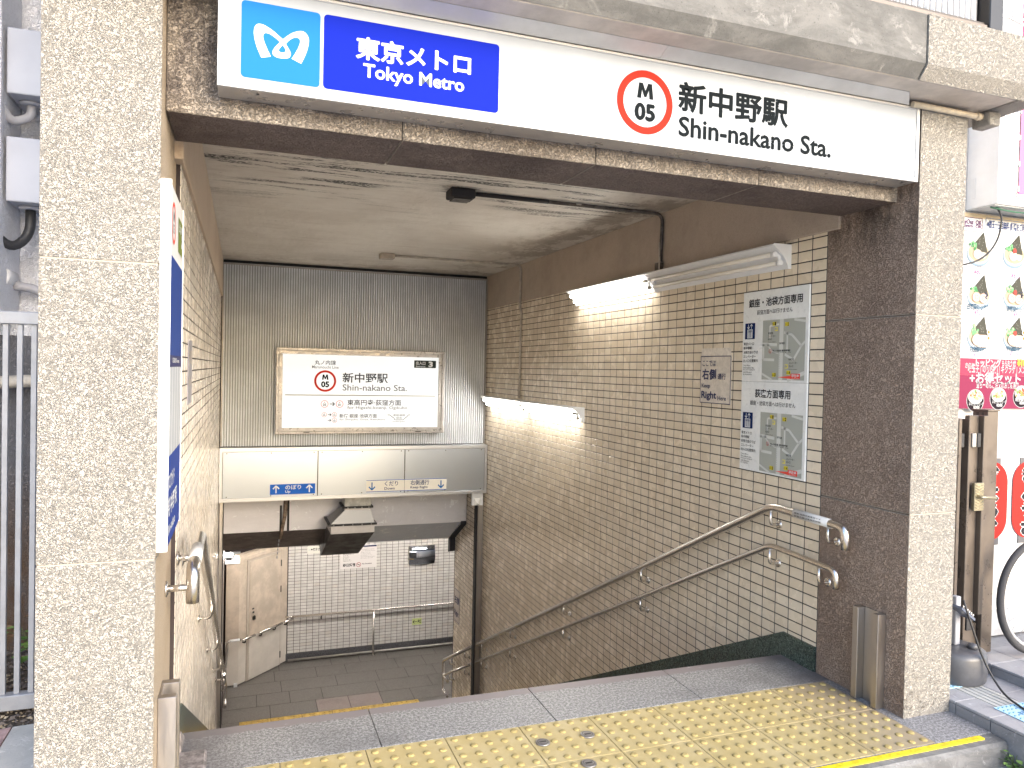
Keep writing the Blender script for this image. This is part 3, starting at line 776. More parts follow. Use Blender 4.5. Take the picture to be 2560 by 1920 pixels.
p.arrow(1.303, .15, .08, -pi/2, (.03, .13, .36), 3); p.arrow(2.052, .15, .08, -pi/2, (.03, .13, .36), 3)
p.text('くだり', 1.437, .148, 1.580, .198, (.03, .05, .15), 3); p.text('Down', 1.435, .107, 1.545, .136, (.03, .05, .15), 3)
p.text('右側通行', 1.715, .148, 1.920, .202, (.03, .05, .15), 3); p.text('Keep Right', 1.715, .105, 1.905, .138, (.03, .05, .15), 3); p.build('lettering', o)

# light box
lb = thing('light_box_sign', (1.18, 7.97, .71), 'framed white light box with station name and entrance number on the ribbed panel', 'sign')
LX0, LX1, LZ0, LZ1 = .318, 2.060, .712, 1.587
MB().box(LX0+.004, LX1-.004, 7.93, 8.03, LZ0+.004, LZ1-.004, FRAME).build('case', lb)
f = MB(); t = .040; CRM = plain('lightbox_frame', (.36, .35, .35), .35, .5, .15, 12)
for k, (a, b) in enumerate(((7.900, .026), (7.912, .062))):
    o0, o1 = (0, b) if k == 0 else (.0265, b)
    f.box(LX0+o0, LX1-o0, a, 7.93, LZ0+o0, LZ0+o1, CRM, .002); f.box(LX0+o0, LX1-o0, a, 7.93, LZ1-o1, LZ1-o0, CRM, .002)
    f.box(LX0+o0, LX0+o1, a+.0005, 7.93, LZ0+o1, LZ1-o1, CRM, .002); f.box(LX1-o1, LX1-o0, a+.0005, 7.93, LZ0+o1, LZ1-o1, CRM, .002)
f.build('frame', lb)
MB().box(LX0+.06, LX1-.06, 7.9205, 7.93, LZ0+.06, LZ1-.06, FACE_BOX).build('face_panel', lb)
p = Print((0, 7.9200, 0), (1, 0, 0), (0, 0, 1), (0, -1, 0), .0008, e=0)
K = (.05, .05, .06); K2 = (.12, .12, .13)
p.text('丸ノ内線', .694, 1.421, .906, 1.469, K, 2); p.text('Marunouchi Line', .667, 1.383, .935, 1.413, K2, 2, .004)
p.rrect(1.728, 1.411, 1.968, 1.491, .006, (.03, .04, .04)); p.text('出入口', 1.748, 1.443, 1.850, 1.480, WH, 3, .025); p.text('Entrance', 1.748, 1.419, 1.850, 1.436, WH, 3, .02); p.text('3', 1.885, 1.420, 1.932, 1.482, WH, 3, .05)
station_no(p, .8015, 1.2545, .111, col=(.62, .035, .02), w=.20)
p.text('新中野駅', .976, 1.240, 1.449, 1.345, K, 2, .015); p.text('Shin-nakano Sta.', .978, 1.158, 1.655, 1.224, K2, 2, .006)
p.rect(.407, 1.103, 1.969, 1.114, (.42, .42, .40), 2)
def mini(cx, cy, r, s_): 
    p.ring(cx, cy, r*.86, r, (.70, .10, .10), 2); p.textc('M', cx, cy+r*.30, cy+r*.62, (.5, .1, .1), 2, .01); p.textc(s_, cx, cy-r*.55, cy+r*.15, K, 2, .02)
mini(.799, 1.018, .038, '05'); mini(.951, 1.018, .038, '01'); p.arrow(.875, 1.018, .05, 0, K, 2, .008)
p.text('東高円寺·荻窪方面', 1.029, 1.004, 1.594, 1.066, K, 2, .012); p.text('for Higashi-koenji, Ogikubo', 1.031, .958, 1.663, .997, K2, 2, .004)
mini(.797, .907, .026, '05'); mini(.900, .907, .026, '25'); mini(.901, .849, .026, '02'); p.arrow(.850, .907, .034, 0, K, 2, .006); p.arrow(.849, .849, .034, 0, K, 2, .006)
p.text('新宿·銀座·池袋方面', .951, .874, 1.338, .917, K, 2, .01); p.text('for Shinjuku, Ginza, Ikebukuro', .952, .842, 1.429, .868, K2, 2, .003)
p.text('連絡通路', 1.510, .890, 1.640, .914, K2, 2, .005); p.text('経由', 1.545, .862, 1.605, .886, K2, 2, .005); p.text('Underpass', 1.500, .822, 1.644, .844, K2, 2, .003)
zg = [(1.451, .905), (1.475, .905)]+[(1.475+.012*i, .905-.009*(i)) for i in range(1, 5)]+[(1.530, .852), (1.62, .852)]+[(1.62+.012*i, .852+.0105*i) for i in range(1, 5)]+[(1.672, .905), (1.697, .905)]
p.line(zg, .006, K, 2)
p.rect(1.875, .722, 1.92, .732, (.75, .1, .1), -14); p.rect(1.93, .722, 1.97, .732, (.75, .1, .1), -14)
p.build('lettering', lb)
for x in (.62, 1.78): MB().box(x-.03, x+.03, 7.893, 7.9, .722, .735, plain('clip_dark', (.10, .09, .08), .4, .5), .002).build('latch', lb)

# guide posts
for x0, x1, lab in ((2.500, 2.566, 'steel shutter guide post against the right tiled wall, crossed by the handrails'), (-.199, -.160, 'narrow steel shutter guide post against the left wall near the foot of the stairs')):
    r = thing('guide_post', ((x0+x1)/2, 8.05, -2.5), lab, 'post')
    s_ = 1 if x0 > 1 else -1
    MB().box(x0+.014 if s_ > 0 else x0, x1 if s_ > 0 else x1-.008, 8.03, 8.12, -2.6, .031, mk_steel('post_steel', (.50, .46, .42), .35, (8, 8, 1)), .002).build('channel', r)
    MB().box(x0 if s_ > 0 else x1-.007, x0+.0135 if s_ > 0 else x1, 8.05, 8.13, -2.6, .031, SOOT).build('groove', r)
    if s_ > 0: MB().box(x1+.0005, 2.583, 8.06, 8.12, -2.6, 2.08, ALUD).build('wall_flange', r)
# sensor plate
r = thing('sensor_plate', (2.49, 7.97, -.115), 'small white plate with a pyramid shaped lens hanging under the shutter box', 'sensor')
MB().box(2.428, 2.553, 7.985, 8.028, -.112, .030, WHITEP, .002).build('plate', r)
m = MB(); q = [(2.447, -.108), (2.522, -.108), (2.522, -.028), (2.447, -.028)]; ap = m.bm.verts.new((2.484, 7.955, -.085)); vs = [m.bm.verts.new((a, 7.9845, b)) for a, b in q]
for i in range(4): m.bm.faces.new((vs[i], vs[(i+1) % 4], ap)).material_index = 0
m.bm.faces.new(vs[::-1]); m.mi(plain('lens_clear', (.80, .80, .78), .1)); m.build('lens', r)

# ================================================================== beam over the landing
r = thing('landing_beam', (1.2, 8.8, -.74), 'white painted concrete beam with a dirty lower edge spanning above the landing', 'beam')
MB().box(XL, 2.574, 8.684, 9.6, -.438, .55, BWALL, .004).build('upper_face', r)
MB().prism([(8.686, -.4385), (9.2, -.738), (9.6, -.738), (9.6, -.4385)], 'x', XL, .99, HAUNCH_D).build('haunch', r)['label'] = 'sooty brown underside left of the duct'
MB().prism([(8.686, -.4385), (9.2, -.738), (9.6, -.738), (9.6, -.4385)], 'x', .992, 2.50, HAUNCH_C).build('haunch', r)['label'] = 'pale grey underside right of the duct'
m = MB(); m.prism([(8.69, -.41), (8.70, -.47), (9.25, -.75), (9.25, -.93), (9.17, -.90), (9.17, -.74), (8.67, -.46)], 'x', 2.503, 2.57, SOOT); m.build('end_bracket', r)
m = MB(); m.tube([(.475, 8.66, .02), (.465, 8.655, -.25), (.435, 8.64, -.42), (.42, 8.66, -.52)], [.022, .022, .018, .016], plain('rusty_pipe', (.20, .14, .10), .6, var=.5, vs=30), 10)
for i in range(5): m.tube([(.405-.004*i, 8.68, -.53-.045*i), (.405-.004*i, 8.68, -.56-.045*i)], .007, plain('chain_grey', (.35, .35, .36), .4, .5), 6)
m.build('drain_pipe', label='rusty pipe and short chain hanging in the sooty slot of the landing beam', cat='pipe')
MB().box(.49, .512, 8.676, 8.6838, -.437, .03, SOOT).build('soot_slot', r); MB().box(.41, .432, 8.676, 8.6838, -.437, -.15, SOOT).build('soot_slot', r)

d = thing('air_duct', (1.15, 8.4, -.5), 'galvanised air duct with flanged joints and a dark slanting chute under the shutter box', 'duct')
DG = plain('duct_galvanised', (.34, .34, .33), .4, .5, .2, 16); DP = plain('duct_paint', (.52, .49, .47), .5, var=.1); DK = plain('duct_dark', (.075, .068, .07), .55, var=.4, vs=4)
MB().box(1.057, 1.342, 8.2, 8.5, -.105, .031, DG, .002).build('neck', d)
fl = MB(); fl.box(1.035, 1.364, 8.18, 8.52, -.125, -.106, BLACK, .002); fl.build('flange', d)
MB().box(1.058, 1.341, 8.199, 8.5, -.145, -.126, DP).build('collar', d)
m = MB()
T = [(1.058, 8.2), (1.341, 8.2), (1.341, 8.5), (1.058, 8.5)]; Bq = [(.912, 8.2), (1.377, 8.2), (1.377, 8.62), (.912, 8.62)]
a = [m.bm.verts.new((x, y_, -.146)) for x, y_ in T]; b = [m.bm.verts.new((x, y_-.03, -.285)) for x, y_ in Bq]
for i in range(4): m.bm.faces.new((a[i], a[(i+1) % 4], b[(i+1) % 4], b[i]))
m.bm.faces.new(a[::-1]); m.bm.faces.new(b); m.mi(plain('duct_flare', (.28, .28, .28), .45, .3)); m.build('flare', d)
MB().box(.885, 1.402, 8.15, 8.64, -.305, -.286, BLACK, .002).build('flange', d)
for i in range(5): MB().lathe([(.007, 0), (.006, -.008)], (.94+.1*i, 8.15, -.296), DG, 8, 'y').build('bolt', d)
for i in range(4): MB().lathe([(.007, 0), (.006, -.008)], (1.09+.075*i, 8.18, -.116), DG, 8, 'y').build('bolt', d)
MB().box(.912, 1.378, 8.17, 8.6, -.392, -.306, DP, .002).build('collar', d)
m = MB(); a = [(.912, 8.171, -.3925), (1.377, 8.171, -.3925), (1.377, 8.6, -.3925), (.912, 8.6, -.3925)]; b = [(.885, 8.93, -.80), (1.32, 8.93, -.80), (1.32, 9.15, -.70), (.885, 9.15, -.70)]
A = [m.bm.verts.new(q) for q in a]; B = [m.bm.verts.new(q) for q in b]
for i in range(4): m.bm.faces.new((A[i], A[(i+1) % 4], B[(i+1) % 4], B[i]))
m.bm.faces.new(A); m.bm.faces.new(B[::-1]); m.mi(DK); m.build('chute', d)

# ================================================================== handrails
def bracket(m_root, xr, xw, y, zc, drop=.09, r=.0085):
    s_ = 1 if xw > xr else -1
    m = MB(); m.tube([(xr, y-.01, zc-.012), (xr, y-.008, zc-drop), (xw-s_*.004, y, zc-drop)], r, STEEL, 10, fillet=.045)
    b = m.build('bracket', m_root)
    MB().lathe([(.022, 0), (.022, -s_*.005), (.014, -s_*.009)], (xw, y, zc-drop), STEEL, 16, 'x').build('flange', b)
def rail(name, X, xw, label, cat, r, path, brs, fil=.07, extra=None):
    root = thing(name, (X, path[0][0], path[0][1]), label, cat)
    MB().tube([(X, y, z) for y, z in path], r, STEEL, 18, fillet=fil, fs=7).build('rail_tube', root)
    for y, z in brs: bracket(root, X, xw, y, z)
    return root
def zr(y, base): return base-(y-3.10)*.4965
brY = [3.115, 4.395, 5.64, 6.91]
XRR = 2.52
r1 = rail('handrail', XRR, XR, 'upper thick stainless handrail on the right tiled wall', 'handrail', .0205,
     [(2.605, .640), (2.605, .735), (3.10, .746), (7.98, zr(7.98, .746))], [(2.72, .737)]+[(y, zr(y, .746)) for y in brY]+[(7.82, zr(7.82, .746))], .06)
MB().tube([(XRR, 2.70, .7375), (XRR, 2.93, .7425)], .0214, plain('rail_label_silver', (.60, .60, .60), .5), 18).build('label_sleeve', r1)
p = Print((0, 0, 0), (0, -1, 0), (0, 0, 1), (-.92, 0, .39), .0006)
p.O = Vector((XRR-.0205, 0, .0)); p.text('銀座·池袋方面専用です', -2.91, .744, -2.735, .752, (.05, .05, .05), 5, .01); p.text('荻窪方面は道路反対側', -2.91, .730, -2.735, .739, (.05, .05, .05), 5, .01); p.build('label_lettering', r1)
r2 = rail('handrail', XRR, XR, 'lower thin stainless handrail on the right tiled wall', 'handrail', .0150,
     [(2.655, .452), (2.655, .533), (3.10, .548), (7.98, zr(7.98, .548))], [(2.77, .537)]+[(y, zr(y, .548)) for y in brY]+[(7.82, zr(7.82, .548))], .05)
for base, r_, lab in ((.746, .0205, 'upper stainless handrail section below the shutter post, ending in a loop'), (.548, .015, 'lower stainless handrail section below the shutter post, ending in a loop')):
    q = rail('handrail_end_section', XRR, XR, lab, 'handrail', r_, [(8.17, zr(8.17, base)), (9.42, zr(9.42, base)), (9.42, zr(9.42, base)-.19), (9.20, zr(9.42, base)-.19)], [(y, zr(y, base)) for y in (8.46, 9.12)], .05)
    MB().lathe([(.024, 0), (.024, -.006), (.018, -.008), (.018, -.006)], (XRR, 8.166, zr(8.17, base)+.004), ALU, 20, 'y').build('end_cap', q)
r3 = rail('handrail', -.143, XL, 'stainless handrail on the left tiled wall with a bent down end', 'handrail', .0205,
     [(2.63, .625), (2.63, .735), (3.10, .746), (7.95, zr(7.95, .746))], [(y, zr(y, .746)) for y in brY+[7.8]], .06)
for y_, z_ in ((2.60, .665), (2.86, .70)):
    m = MB(); m.tube([(-.143, y_+.03, z_+.01), (-.218, y_+.03, z_+.01)], .011, STEEL, 12); b_ = m.build('bracket', r3)
    MB().lathe([(.026, 0), (.026, .005), (.016, .009)], (-.2245 if y_ < 2.8 else -.21, y_+.03, z_+.01), STEEL, 18, 'x').build('flange', b_)
MB().tube([(-.143, 2.72, .7375), (-.143, 2.90, .742)], .0214, plain('rail_label_silver', (.60, .60, .60), .5), 18).build('label_sleeve', r3)
r4 = rail('handrail_end_section', -.143, XL, 'stainless handrail section low on the left beyond the shutter post', 'handrail', .0205, [(8.17, zr(8.17, .746)), (9.42, zr(9.42, .746)), (9.42, zr(9.42, .746)-.19), (9.25, zr(9.42, .746)-.19)], [(y, zr(y, .746)) for y in (8.46, 9.12)], .05)

# ================================================================== fluorescent fixtures
def fixture(y0, y1, ztop, lit, label):
    r = thing('wall_lamp', (2.53, (y0+y1)/2, ztop-.11), label, 'lamp')
    h = ztop
    m = MB(); m.prism([(2.5825, h), (2.476, h), (2.473, h-.008), (2.50, h-.022), (2.535, h-.052), (2.562, h-.09), (2.574, h-.117), (2.5825, h-.117)], 'x', 0, 1, WHITEP)
    # prism gives (x->t); rebuild along y instead
    m.bm.clear(); m.prism([(2.5825, h), (2.476, h), (2.473, h-.008), (2.50, h-.022), (2.535, h-.052), (2.562, h-.09), (2.574, h-.117), (2.5825, h-.117)], 'y', y0+.004, y1-.004, WHITEP); m.build('reflector', r)
    for yy in (y0, y1-.0038):
        MB().prism([(2.5825, h+.002), (2.474, h+.002), (2.478, h-.010), (2.505, h-.03), (2.533, h-.058), (2.556, h-.092), (2.566, h-.12), (2.5825, h-.12)], 'y', yy, yy+.0036, WHITEP).build('end_plate', r)
    for (x, z) in ((2.502, h-.048), (2.536, h-.088)):
        MB().tube([(x, y0+.045, z), (x, y1-.045, z)], .0115, TUBE_ON if lit else TUBE_OFF, 12).build('tube', r)
        for a, b in ((y0+.02, y0+.045), (y1-.045, y1-.02)): MB().tube([(x, a, z), (x, b, z)], .0135, PVC if lit else WHITEP, 10).build('tube_cap', r)
    for yy in (y0+.03, y1-.03):
        MB().tube([(2.502, yy, h-.045), (2.53, yy, h-.055), (2.536, yy, h-.09)], .010, WHITEP, 8).build('lamp_holder', r)
fixture(3.08, 4.36, 2.061, False, 'unlit white twin tube lamp above the map poster, nearest to the street')
fixture(4.365, 5.63, 2.061, True, 'brightly lit twin tube lamp high on the right tiled wall')
fixture(5.45, 6.68, 1.118, True, 'lit twin tube lamp lower on the right wall, nearer half of the lower pair')
fixture(6.685, 7.90, 1.118, True, 'lit twin tube lamp lower on the right wall beside the shutter box')
# lamps on the landing (the mirror shows them; one peeps out under the beam)
for (x, y, lab) in ((1.0, 11.0, 'lit ceiling lamp over the landing, left one behind the beam'), (3.0, 11.0, 'lit ceiling lamp over the landing, right one behind the beam')):
    r = thing('ceiling_lamp', (x, y, -.86), lab, 'lamp')
    MB().box(x-.62, x+.62, y-.09, y+.09, -.83, -.781, WHITEP, .004).build('housing', r)
    for s_ in (-.04, .04): MB().tube([(x-.58, y+s_, -.85), (x+.58, y+s_, -.85)], .014, LAMP_ON, 10).build('tube', r)
r = thing('small_wall_lamp', (-.14, 11.55, -1.40), 'small lit lamp above the cream cabinet at the lower left', 'lamp')
MB().box(-.20, -.10, 11.52, 11.60, -1.38, -1.33, LAMP_ON, .01).build('diffuser', r); MB().box(-.19, -.11, 11.53, 11.6, -1.43, -1.381, BLACK).build('base', r)
# conduits and junction boxes
def conduit(pts, label, m1=PVC, r=.0105, sad=(), fil=.05):
    k = thing('conduit', pts[0], label, 'conduit')
    MB().tube(pts, r, m1, 10, fillet=fil).build('pipe', k)
    for c in sad: MB().box(c[0]-.017, c[0]+.017, c[1]-.017, c[1]+.017, c[2]-.007, c[2]+.007, ALUD, .002).build('saddle', k)
    return k
CZ = 2.441
conduit([(1.26, 4.275, CZ), (1.75, 4.278, CZ)], 'soot blackened conduit on the ceiling beside the black junction box', SOOT, .013)
conduit([(1.751, 4.278, CZ), (2.557, 4.285, CZ), (2.557, 4.30, 2.10)], 'conduit running from the ceiling down to the upper wall lamps', PVCD, .0115, [(1.95, 4.279, CZ+.004)], .06)
k = MB(); k.tube([(2.556, 4.30, 2.26), (2.556, 4.30, 2.13)], .0125, PVC, 10); k.box(2.53, 2.57, 4.27, 4.33, 2.062, 2.13, PVCD, .006); k.build('conduit_outlet', label='dark conduit outlet just above the joint of the upper wall lamps', cat='conduit fitting')
conduit([(1.31, 6.92, CZ), (2.557, 6.93, CZ), (2.557, 6.93, 2.02), (2.571, 6.93, 2.0), (2.571, 6.93, 1.13)], 'conduit from the far ceiling box down the tiled wall to the lower lamps', PVC, .011, (), .05)
m = MB(); m.box(1.115, 1.265, 4.205, 4.335, 2.400, 2.4545, SOOT, .01, 2); m.box(1.135, 1.245, 4.215, 4.325, 2.392, 2.3995, plain('soot_lid', (.10, .09, .08), .6, var=.5, vs=20), .003)
m.build('junction_box', label='soot black junction box on the ceiling nearest the lintel', cat='junction box')
m = MB(); m.box(1.17, 1.30, 6.86, 6.97, 2.405, 2.4545, plain('box_cream', (.42, .36, .29), .5, var=.2), .006, 2)
m.build('junction_box', label='cream junction box on the ceiling near the ribbed panel', cat='junction box')

# ================================================================== prints on the right wall
kr = thing('keep_right_sign', (2.58, 3.7, 1.236), 'keep right notice printed on the tiles in a navy frame left of the map poster', 'sign')
KB = (.50, .42, .33)
MB().box(2.5795, 2.5825, 3.546, 3.842, 1.235, 1.512, plain('notice_film_beige', (.68, .61, .53), .35, var=.12, vs=30)).build('film', kr)
MB().box(2.580, 2.5825, 3.552, 3.838, 1.5125, 1.557, plain('notice_film_pale', (.72, .65, .57), .4, var=.15, vs=30), .0).build('patch', kr)
p = Print((2.579, 0, 0), (0, -1, 0), (0, 0, 1), (-1, 0, 0)); NV = (.05, .055, .12)
p.outline(-3.842, 1.235, -3.546, 1.512, .0045, NV)
p.text('ここでは', -3.822, 1.452, -3.690, 1.487, NV, 2, .012); p.text('右側', -3.824, 1.372, -3.684, 1.437, NV, 2, .03); p.text('通行', -3.668, 1.376, -3.592, 1.411, NV, 2, .015)
p.text('Keep', -3.826, 1.318, -3.742, 1.350, NV, 2, .015); p.text('Right', -3.828, 1.250, -3.678, 1.305, NV, 2, .03); p.text('Here', -3.665, 1.256, -3.585, 1.281, NV, 2, .015); p.build('lettering', kr)

ps = thing('map_poster', (2.575, 3.19, .893), 'tall white poster with two station maps at the street end of the right wall', 'poster')
PW = plain('poster_white', (.80, .81, .80), .35, var=.05, vs=20)
MB().box(2.573, 2.5825, 2.934, 3.440, 1.3705, 1.851, PW, .001).build('upper_sheet', ps); MB().box(2.573, 2.5825, 2.934, 3.440, .893, 1.3695, PW, .001).build('lower_sheet', ps)
p = Print((2.5725, 0, 0), (0, -1, 0), (0, 0, 1), (-1, 0, 0), .0005)
GY, RD, YL, DK_ = (.40, .41, .37), (.62, .63, .60), (.75, .62, .05), (.03, .03, .035)
def pmap(z0, t1, t2, tl, line3):
    # z0 = offset to the upper map
    def Z(z): return z+z0
    p.textc(t1, -3.185, Z(1.766), Z(1.812), DK_, 2, .02); p.textc(t2, -3.185, Z(1.725), Z(1.750), DK_, 2, .006, .95)
    p.rrect(-3.420, Z(1.598), -3.336, Z(1.684), .004, (.012, .025, .10)); p.outline(-3.400, Z(1.603), -3.356, Z(1.650), .004, WH, 2)
    for q in (-3.39, -3.378, -3.366): p.rect(q-.0035, Z(1.608), q+.0035, Z(1.636), WH, 2); p.disc(q, Z(1.641), .003, WH, 2)
    p.arrow(-3.391, Z(1.666), .024, -pi/2, WH, 2, .004); p.arrow(-3.366, Z(1.666), .024, pi/2, WH, 2, .004)
    for i, s_ in enumerate(('東京メトロ', '新中野駅', line3, 'エレベーター', '出入口位置案内')):
        w_ = .0173*len(s_); p.text(s_, -3.428, Z(1.565-.0228*i), -3.428+w_, Z(1.565-.0228*i)+.0165, DK_, 2, .01)
    for i, s_ in enumerate(('Tokyo Metro', 'Shin-nakano Sta.', 'Entrance equipped', 'with Elevator', tl)):
        p.text(s_, -3.428, Z(1.452-.0118*i), -3.428+.0057*len(s_), Z(1.452-.0118*i)+.0085, DK_, 2, .004)
    p.rect(-3.272, Z(1.383), -2.954, Z(1.692), GY, 1)
    X_ = lambda a: -3.272+.318*a
    Y_ = lambda a: Z(1.383)+.309*a
    def road(pts, w_): p.line([(X_(a), Y_(b)) for a, b in pts], w_, RD, 2)
    road([(.46, 0), (.46, 1)], .030); road([(0, .60), (.36, .58)], .016); road([(.03, .60), (.03, .34), (.30, .33)], .014); road([(.12, .60), (.24, .47), (.40, .44)], .009)
    road([(.52, .78), (.70, .74), (.92, .55), (.75, .33), (.55, .42)], .013); road([(.60, .78), (.60, .44)], .012); road([(.92, .55), (1, .62)], .012); road([(0, .10), (.25, .0)], .011); road([(.62, .0), (1, .12)], .02)
    road([(.75, .98), (1, .94)], .012); road([(.18, .70), (.18, .90), (.40, .92)], .010)
    for a in range(14): p.rect(X_(.425), Y_(.03+.03*a), X_(.432), Y_(.045+.03*a), (.2, .2, .2), 3)
    for (a, b, n_) in ((.24, .90, '1'), (.54, .88, '2'), (.26, .05, '3'), (.60, .09, '4')):
        p.rect(X_(a), Y_(b), X_(a)+.030, Y_(b)+.020, YL, 3); p.text('出入口', X_(a)+.001, Y_(b)+.003, X_(a)+.016, Y_(b)+.017, DK_, 4, .01); p.text(n_, X_(a)+.019, Y_(b)+.001, X_(a)+.028, Y_(b)+.019, DK_, 4, .05)
    for (a, b) in ((.30, .81), (.56, .19)): p.rect(X_(a), Y_(b), X_(a)+.022, Y_(b)+.020, (.80, .68, .10), 3); p.text('EV', X_(a)+.003, Y_(b)+.004, X_(a)+.019, Y_(b)+.016, (.1, .2, .5), 4, .03)
    for (a, b, s_) in ((.14, .76, '荻窪方面'), (.14, .71, 'エレベーター'), (.14, .66, '出入口'), (.42, .585, '青梅街道'), (.64, .32, '池袋方面'), (.66, .26, 'エレベーター'), (.66, .21, '出入口')):
        p.text(s_, X_(a), Y_(b), X_(a)+.0098*len(s_), Y_(b)+.0115, DK_, 4, .008)
    for (a, b) in ((.14, .62), (.66, .165)): p.text('Entrance equipped', X_(a), Y_(b), X_(a)+.058, Y_(b)+.006, DK_, 4, .003)
    p.ring(X_(.20), Y_(.475), .0085, .0105, (.6, .05, .05), 4); p.textc('05', X_(.20), Y_(.475)-.005, Y_(.475)+.001, (.5, .05, .05), 4, .02)
    p.text('丸ノ内線 新中野駅', X_(.26), Y_(.465), X_(.68), Y_(.50), DK_, 4, .015); p.text('Marunouchi Line Shin-nakano Sta.', X_(.26), Y_(.445), X_(.70), Y_(.460), DK_, 4, .003)
    p.rect(X_(.70), Y_(.02), X_(.91), Y_(.105), (.80, .06, .04), 4); p.text('現在地', X_(.72), Y_(.045), X_(.89), Y_(.098), WH, 5, .02); p.text('You are here', X_(.72), Y_(.026), X_(.89), Y_(.040), WH, 5, .004)
    p.poly([(X_(.40), Y_(.045)), (X_(.70), Y_(.02)), (X_(.70), Y_(.07))], (.80, .10, .07), 4)
pmap(0, '銀座・池袋方面専用', '荻窪方面へは行けません', 'for Ikebukuro', '池袋方面のりば')
pmap(-.480, '荻窪方面専用', '銀座・池袋方面へは行けません', 'for Ogikubo', '荻窪方面のりば')
p.build('lettering', ps)

# ================================================================== left map board (seen nearly edge on)
lm = thing('map_board', (-.21, 2.56, .86), 'tall white framed blue map board seen edge on beside the left pillar', 'sign')
MB().box(-.2245, -.199, 2.338, 2.79, .866, 1.918, WHITEP, .001).build('case', lm)
m = MB(); EW = plain('board_edge_white', (.84, .84, .84), .3)
m.box(-.2248, -.1955, 2.334, 2.3378, .862, 1.922, EW, .0008); m.box(-.2095, -.1955, 2.7905, 2.794, .862, 1.922, EW, .0008); m.build('frame', lm)
p = Print((-.1988, 0, 0), (0, 1, 0), (0, 0, 1), (1, 0, 0), .0005)
p.rect(2.34, .868, 2.79, 1.916, (.62, .62, .62)); p.rect(2.34, 1.42, 2.79, 1.715, (.025, .055, .22), 2); p.rect(2.34, .868, 2.79, 1.13, (.022, .05, .24), 2); p.rect(2.34, 1.39, 2.79, 1.425, (.05, .05, .12), 3)
p.text('周辺案内図 Area map', 2.44, 1.40, 2.68, 1.418, WH, 5, .01)
p.ring(2.44, 1.815, .050, .062, (.7, .08, .05), 3); p.textc('M', 2.44, 1.82, 1.85, BK, 3); p.textc('05', 2.44, 1.785, 1.813, BK, 3)
p.rect(2.60, 1.755, 2.76, 1.865, (.16, .20, .05), 3); p.text('出入口', 2.62, 1.82, 2.70, 1.85, WH, 5, .02); p.text('3', 2.71, 1.78, 2.75, 1.85, WH, 5, .04)
p.rect(2.34, 1.13, 2.79, 1.39, (.40, .42, .44), 2)
for a in range(5): p.line([(2.36+.09*a, 1.13), (2.38+.085*a, 1.39)], .010, (.75, .75, .75), 3)
p.text('フロアガイド', 2.36, 1.03, 2.56, 1.08, WH, 4, .02); p.text('新中野駅', 2.36, .95, 2.66, 1.01, WH, 4, .02); p.text('Shin-nakano', 2.36, .90, 2.60, .93, WH, 4, .01)
p.build('print', lm)
MB().box(-.1985, -.1970, 2.346, 2.786, .874, 1.910, plain('clear_cover', (.5, .5, .5), .05)).build('x_tmp', lm) if False else None
ls = thing('notice_strip', (-.209, 3.45, 1.22), 'narrow grey notice printed on the left tiled wall', 'sign')
MB().box(-.2098, -.2075, 3.30, 3.54, 1.235, 1.50, plain('notice_grey', (.22, .21, .24), .4)).build('film', ls)
p = Print((-.207, 0, 0), (0, 1, 0), (0, 0, 1), (1, 0, 0)); p.text('右側通行', 3.33, 1.40, 3.51, 1.46, (.5, .45, .4), 2, .02); p.text('Keep Right', 3.33, 1.30, 3.51, 1.35, (.5, .45, .4), 2, .02); p.build('lettering', ls)

# ================================================================== flood board channels
def channel(x0, x1, lab, sx):
    r = thing('flood_board_channel', ((x0+x1)/2, 2.5, 0), lab, 'channel')
    lo, hi = min(x0, x1), max(x0, x1); wall = x0; out = x1
    MB().box(min(wall, wall+sx*.008), max(wall, wall+sx*.008), 2.462, 2.54, 0.001, .402, TRACK, .001).build('back_plate', r)
    for a, b in ((2.430, 2.4615), (2.5405, 2.572)):
        MB().box(min(wall, out), max(wall, out), a, b, .001, .403, TRACK, .002).build('flange_bar', r)
    return r
channel(2.5825, 2.538, 'short upright steel channel at the foot of the right pillar', -1)
channel(-.2245, -.172, 'short upright steel channel at the foot of the left pillar', 1)
m = MB(); m.box(-.2245, -.10, 2.60, 2.85, 0.001, .035, plain('mortar_dirty', (.22, .20, .20), .8, var=.5, vs=30, bump=.5), .008); m.tube([(-.115, 2.74, .012), (-.13, 2.40, .010)], .008, TRACK, 8)
m.prism([(2.84, 0), (2.84, .11), (3.0, .02), (3.02, 0)], 'x', -.21, -.185, MC['mortar_dirty']); m.build('broken_mortar', label='broken grey mortar patch in the corner behind the left steel channel', cat='mortar')
for i, (x, y_) in enumerate(((1.084, 2.587), (1.272, 2.592), (1.184, 2.396))):
    r = thing('floor_socket', (x, y_, 0), ('left of the two round metal socket covers in the back row of tactile tiles', 'right of the two round metal socket covers in the back row of tactile tiles', 'round metal socket cover in the front row of tactile tiles')[i], 'socket cover')
    MB().lathe([(.0275, .0006), (.0275, .0052), (.025, .0062), (.0, .0062)][:3], (x, y_, 0), mk_steel('socket_steel%d' % i, (.34, .33, .34), .4, (9, 9, 9)), 24).build('cover', r)
    MB().box(x-.013, x+.013, y_-.0035, y_+.0035, .0063, .0072, BLACK).build('slot', r)
    p = Print((x, y_, .0064), (1, 0, 0), (0, 1, 0), (0, 0, 1)); p.ring(0, 0, .019, .0205, (.08, .08, .085)); p.build('ring_mark', r)

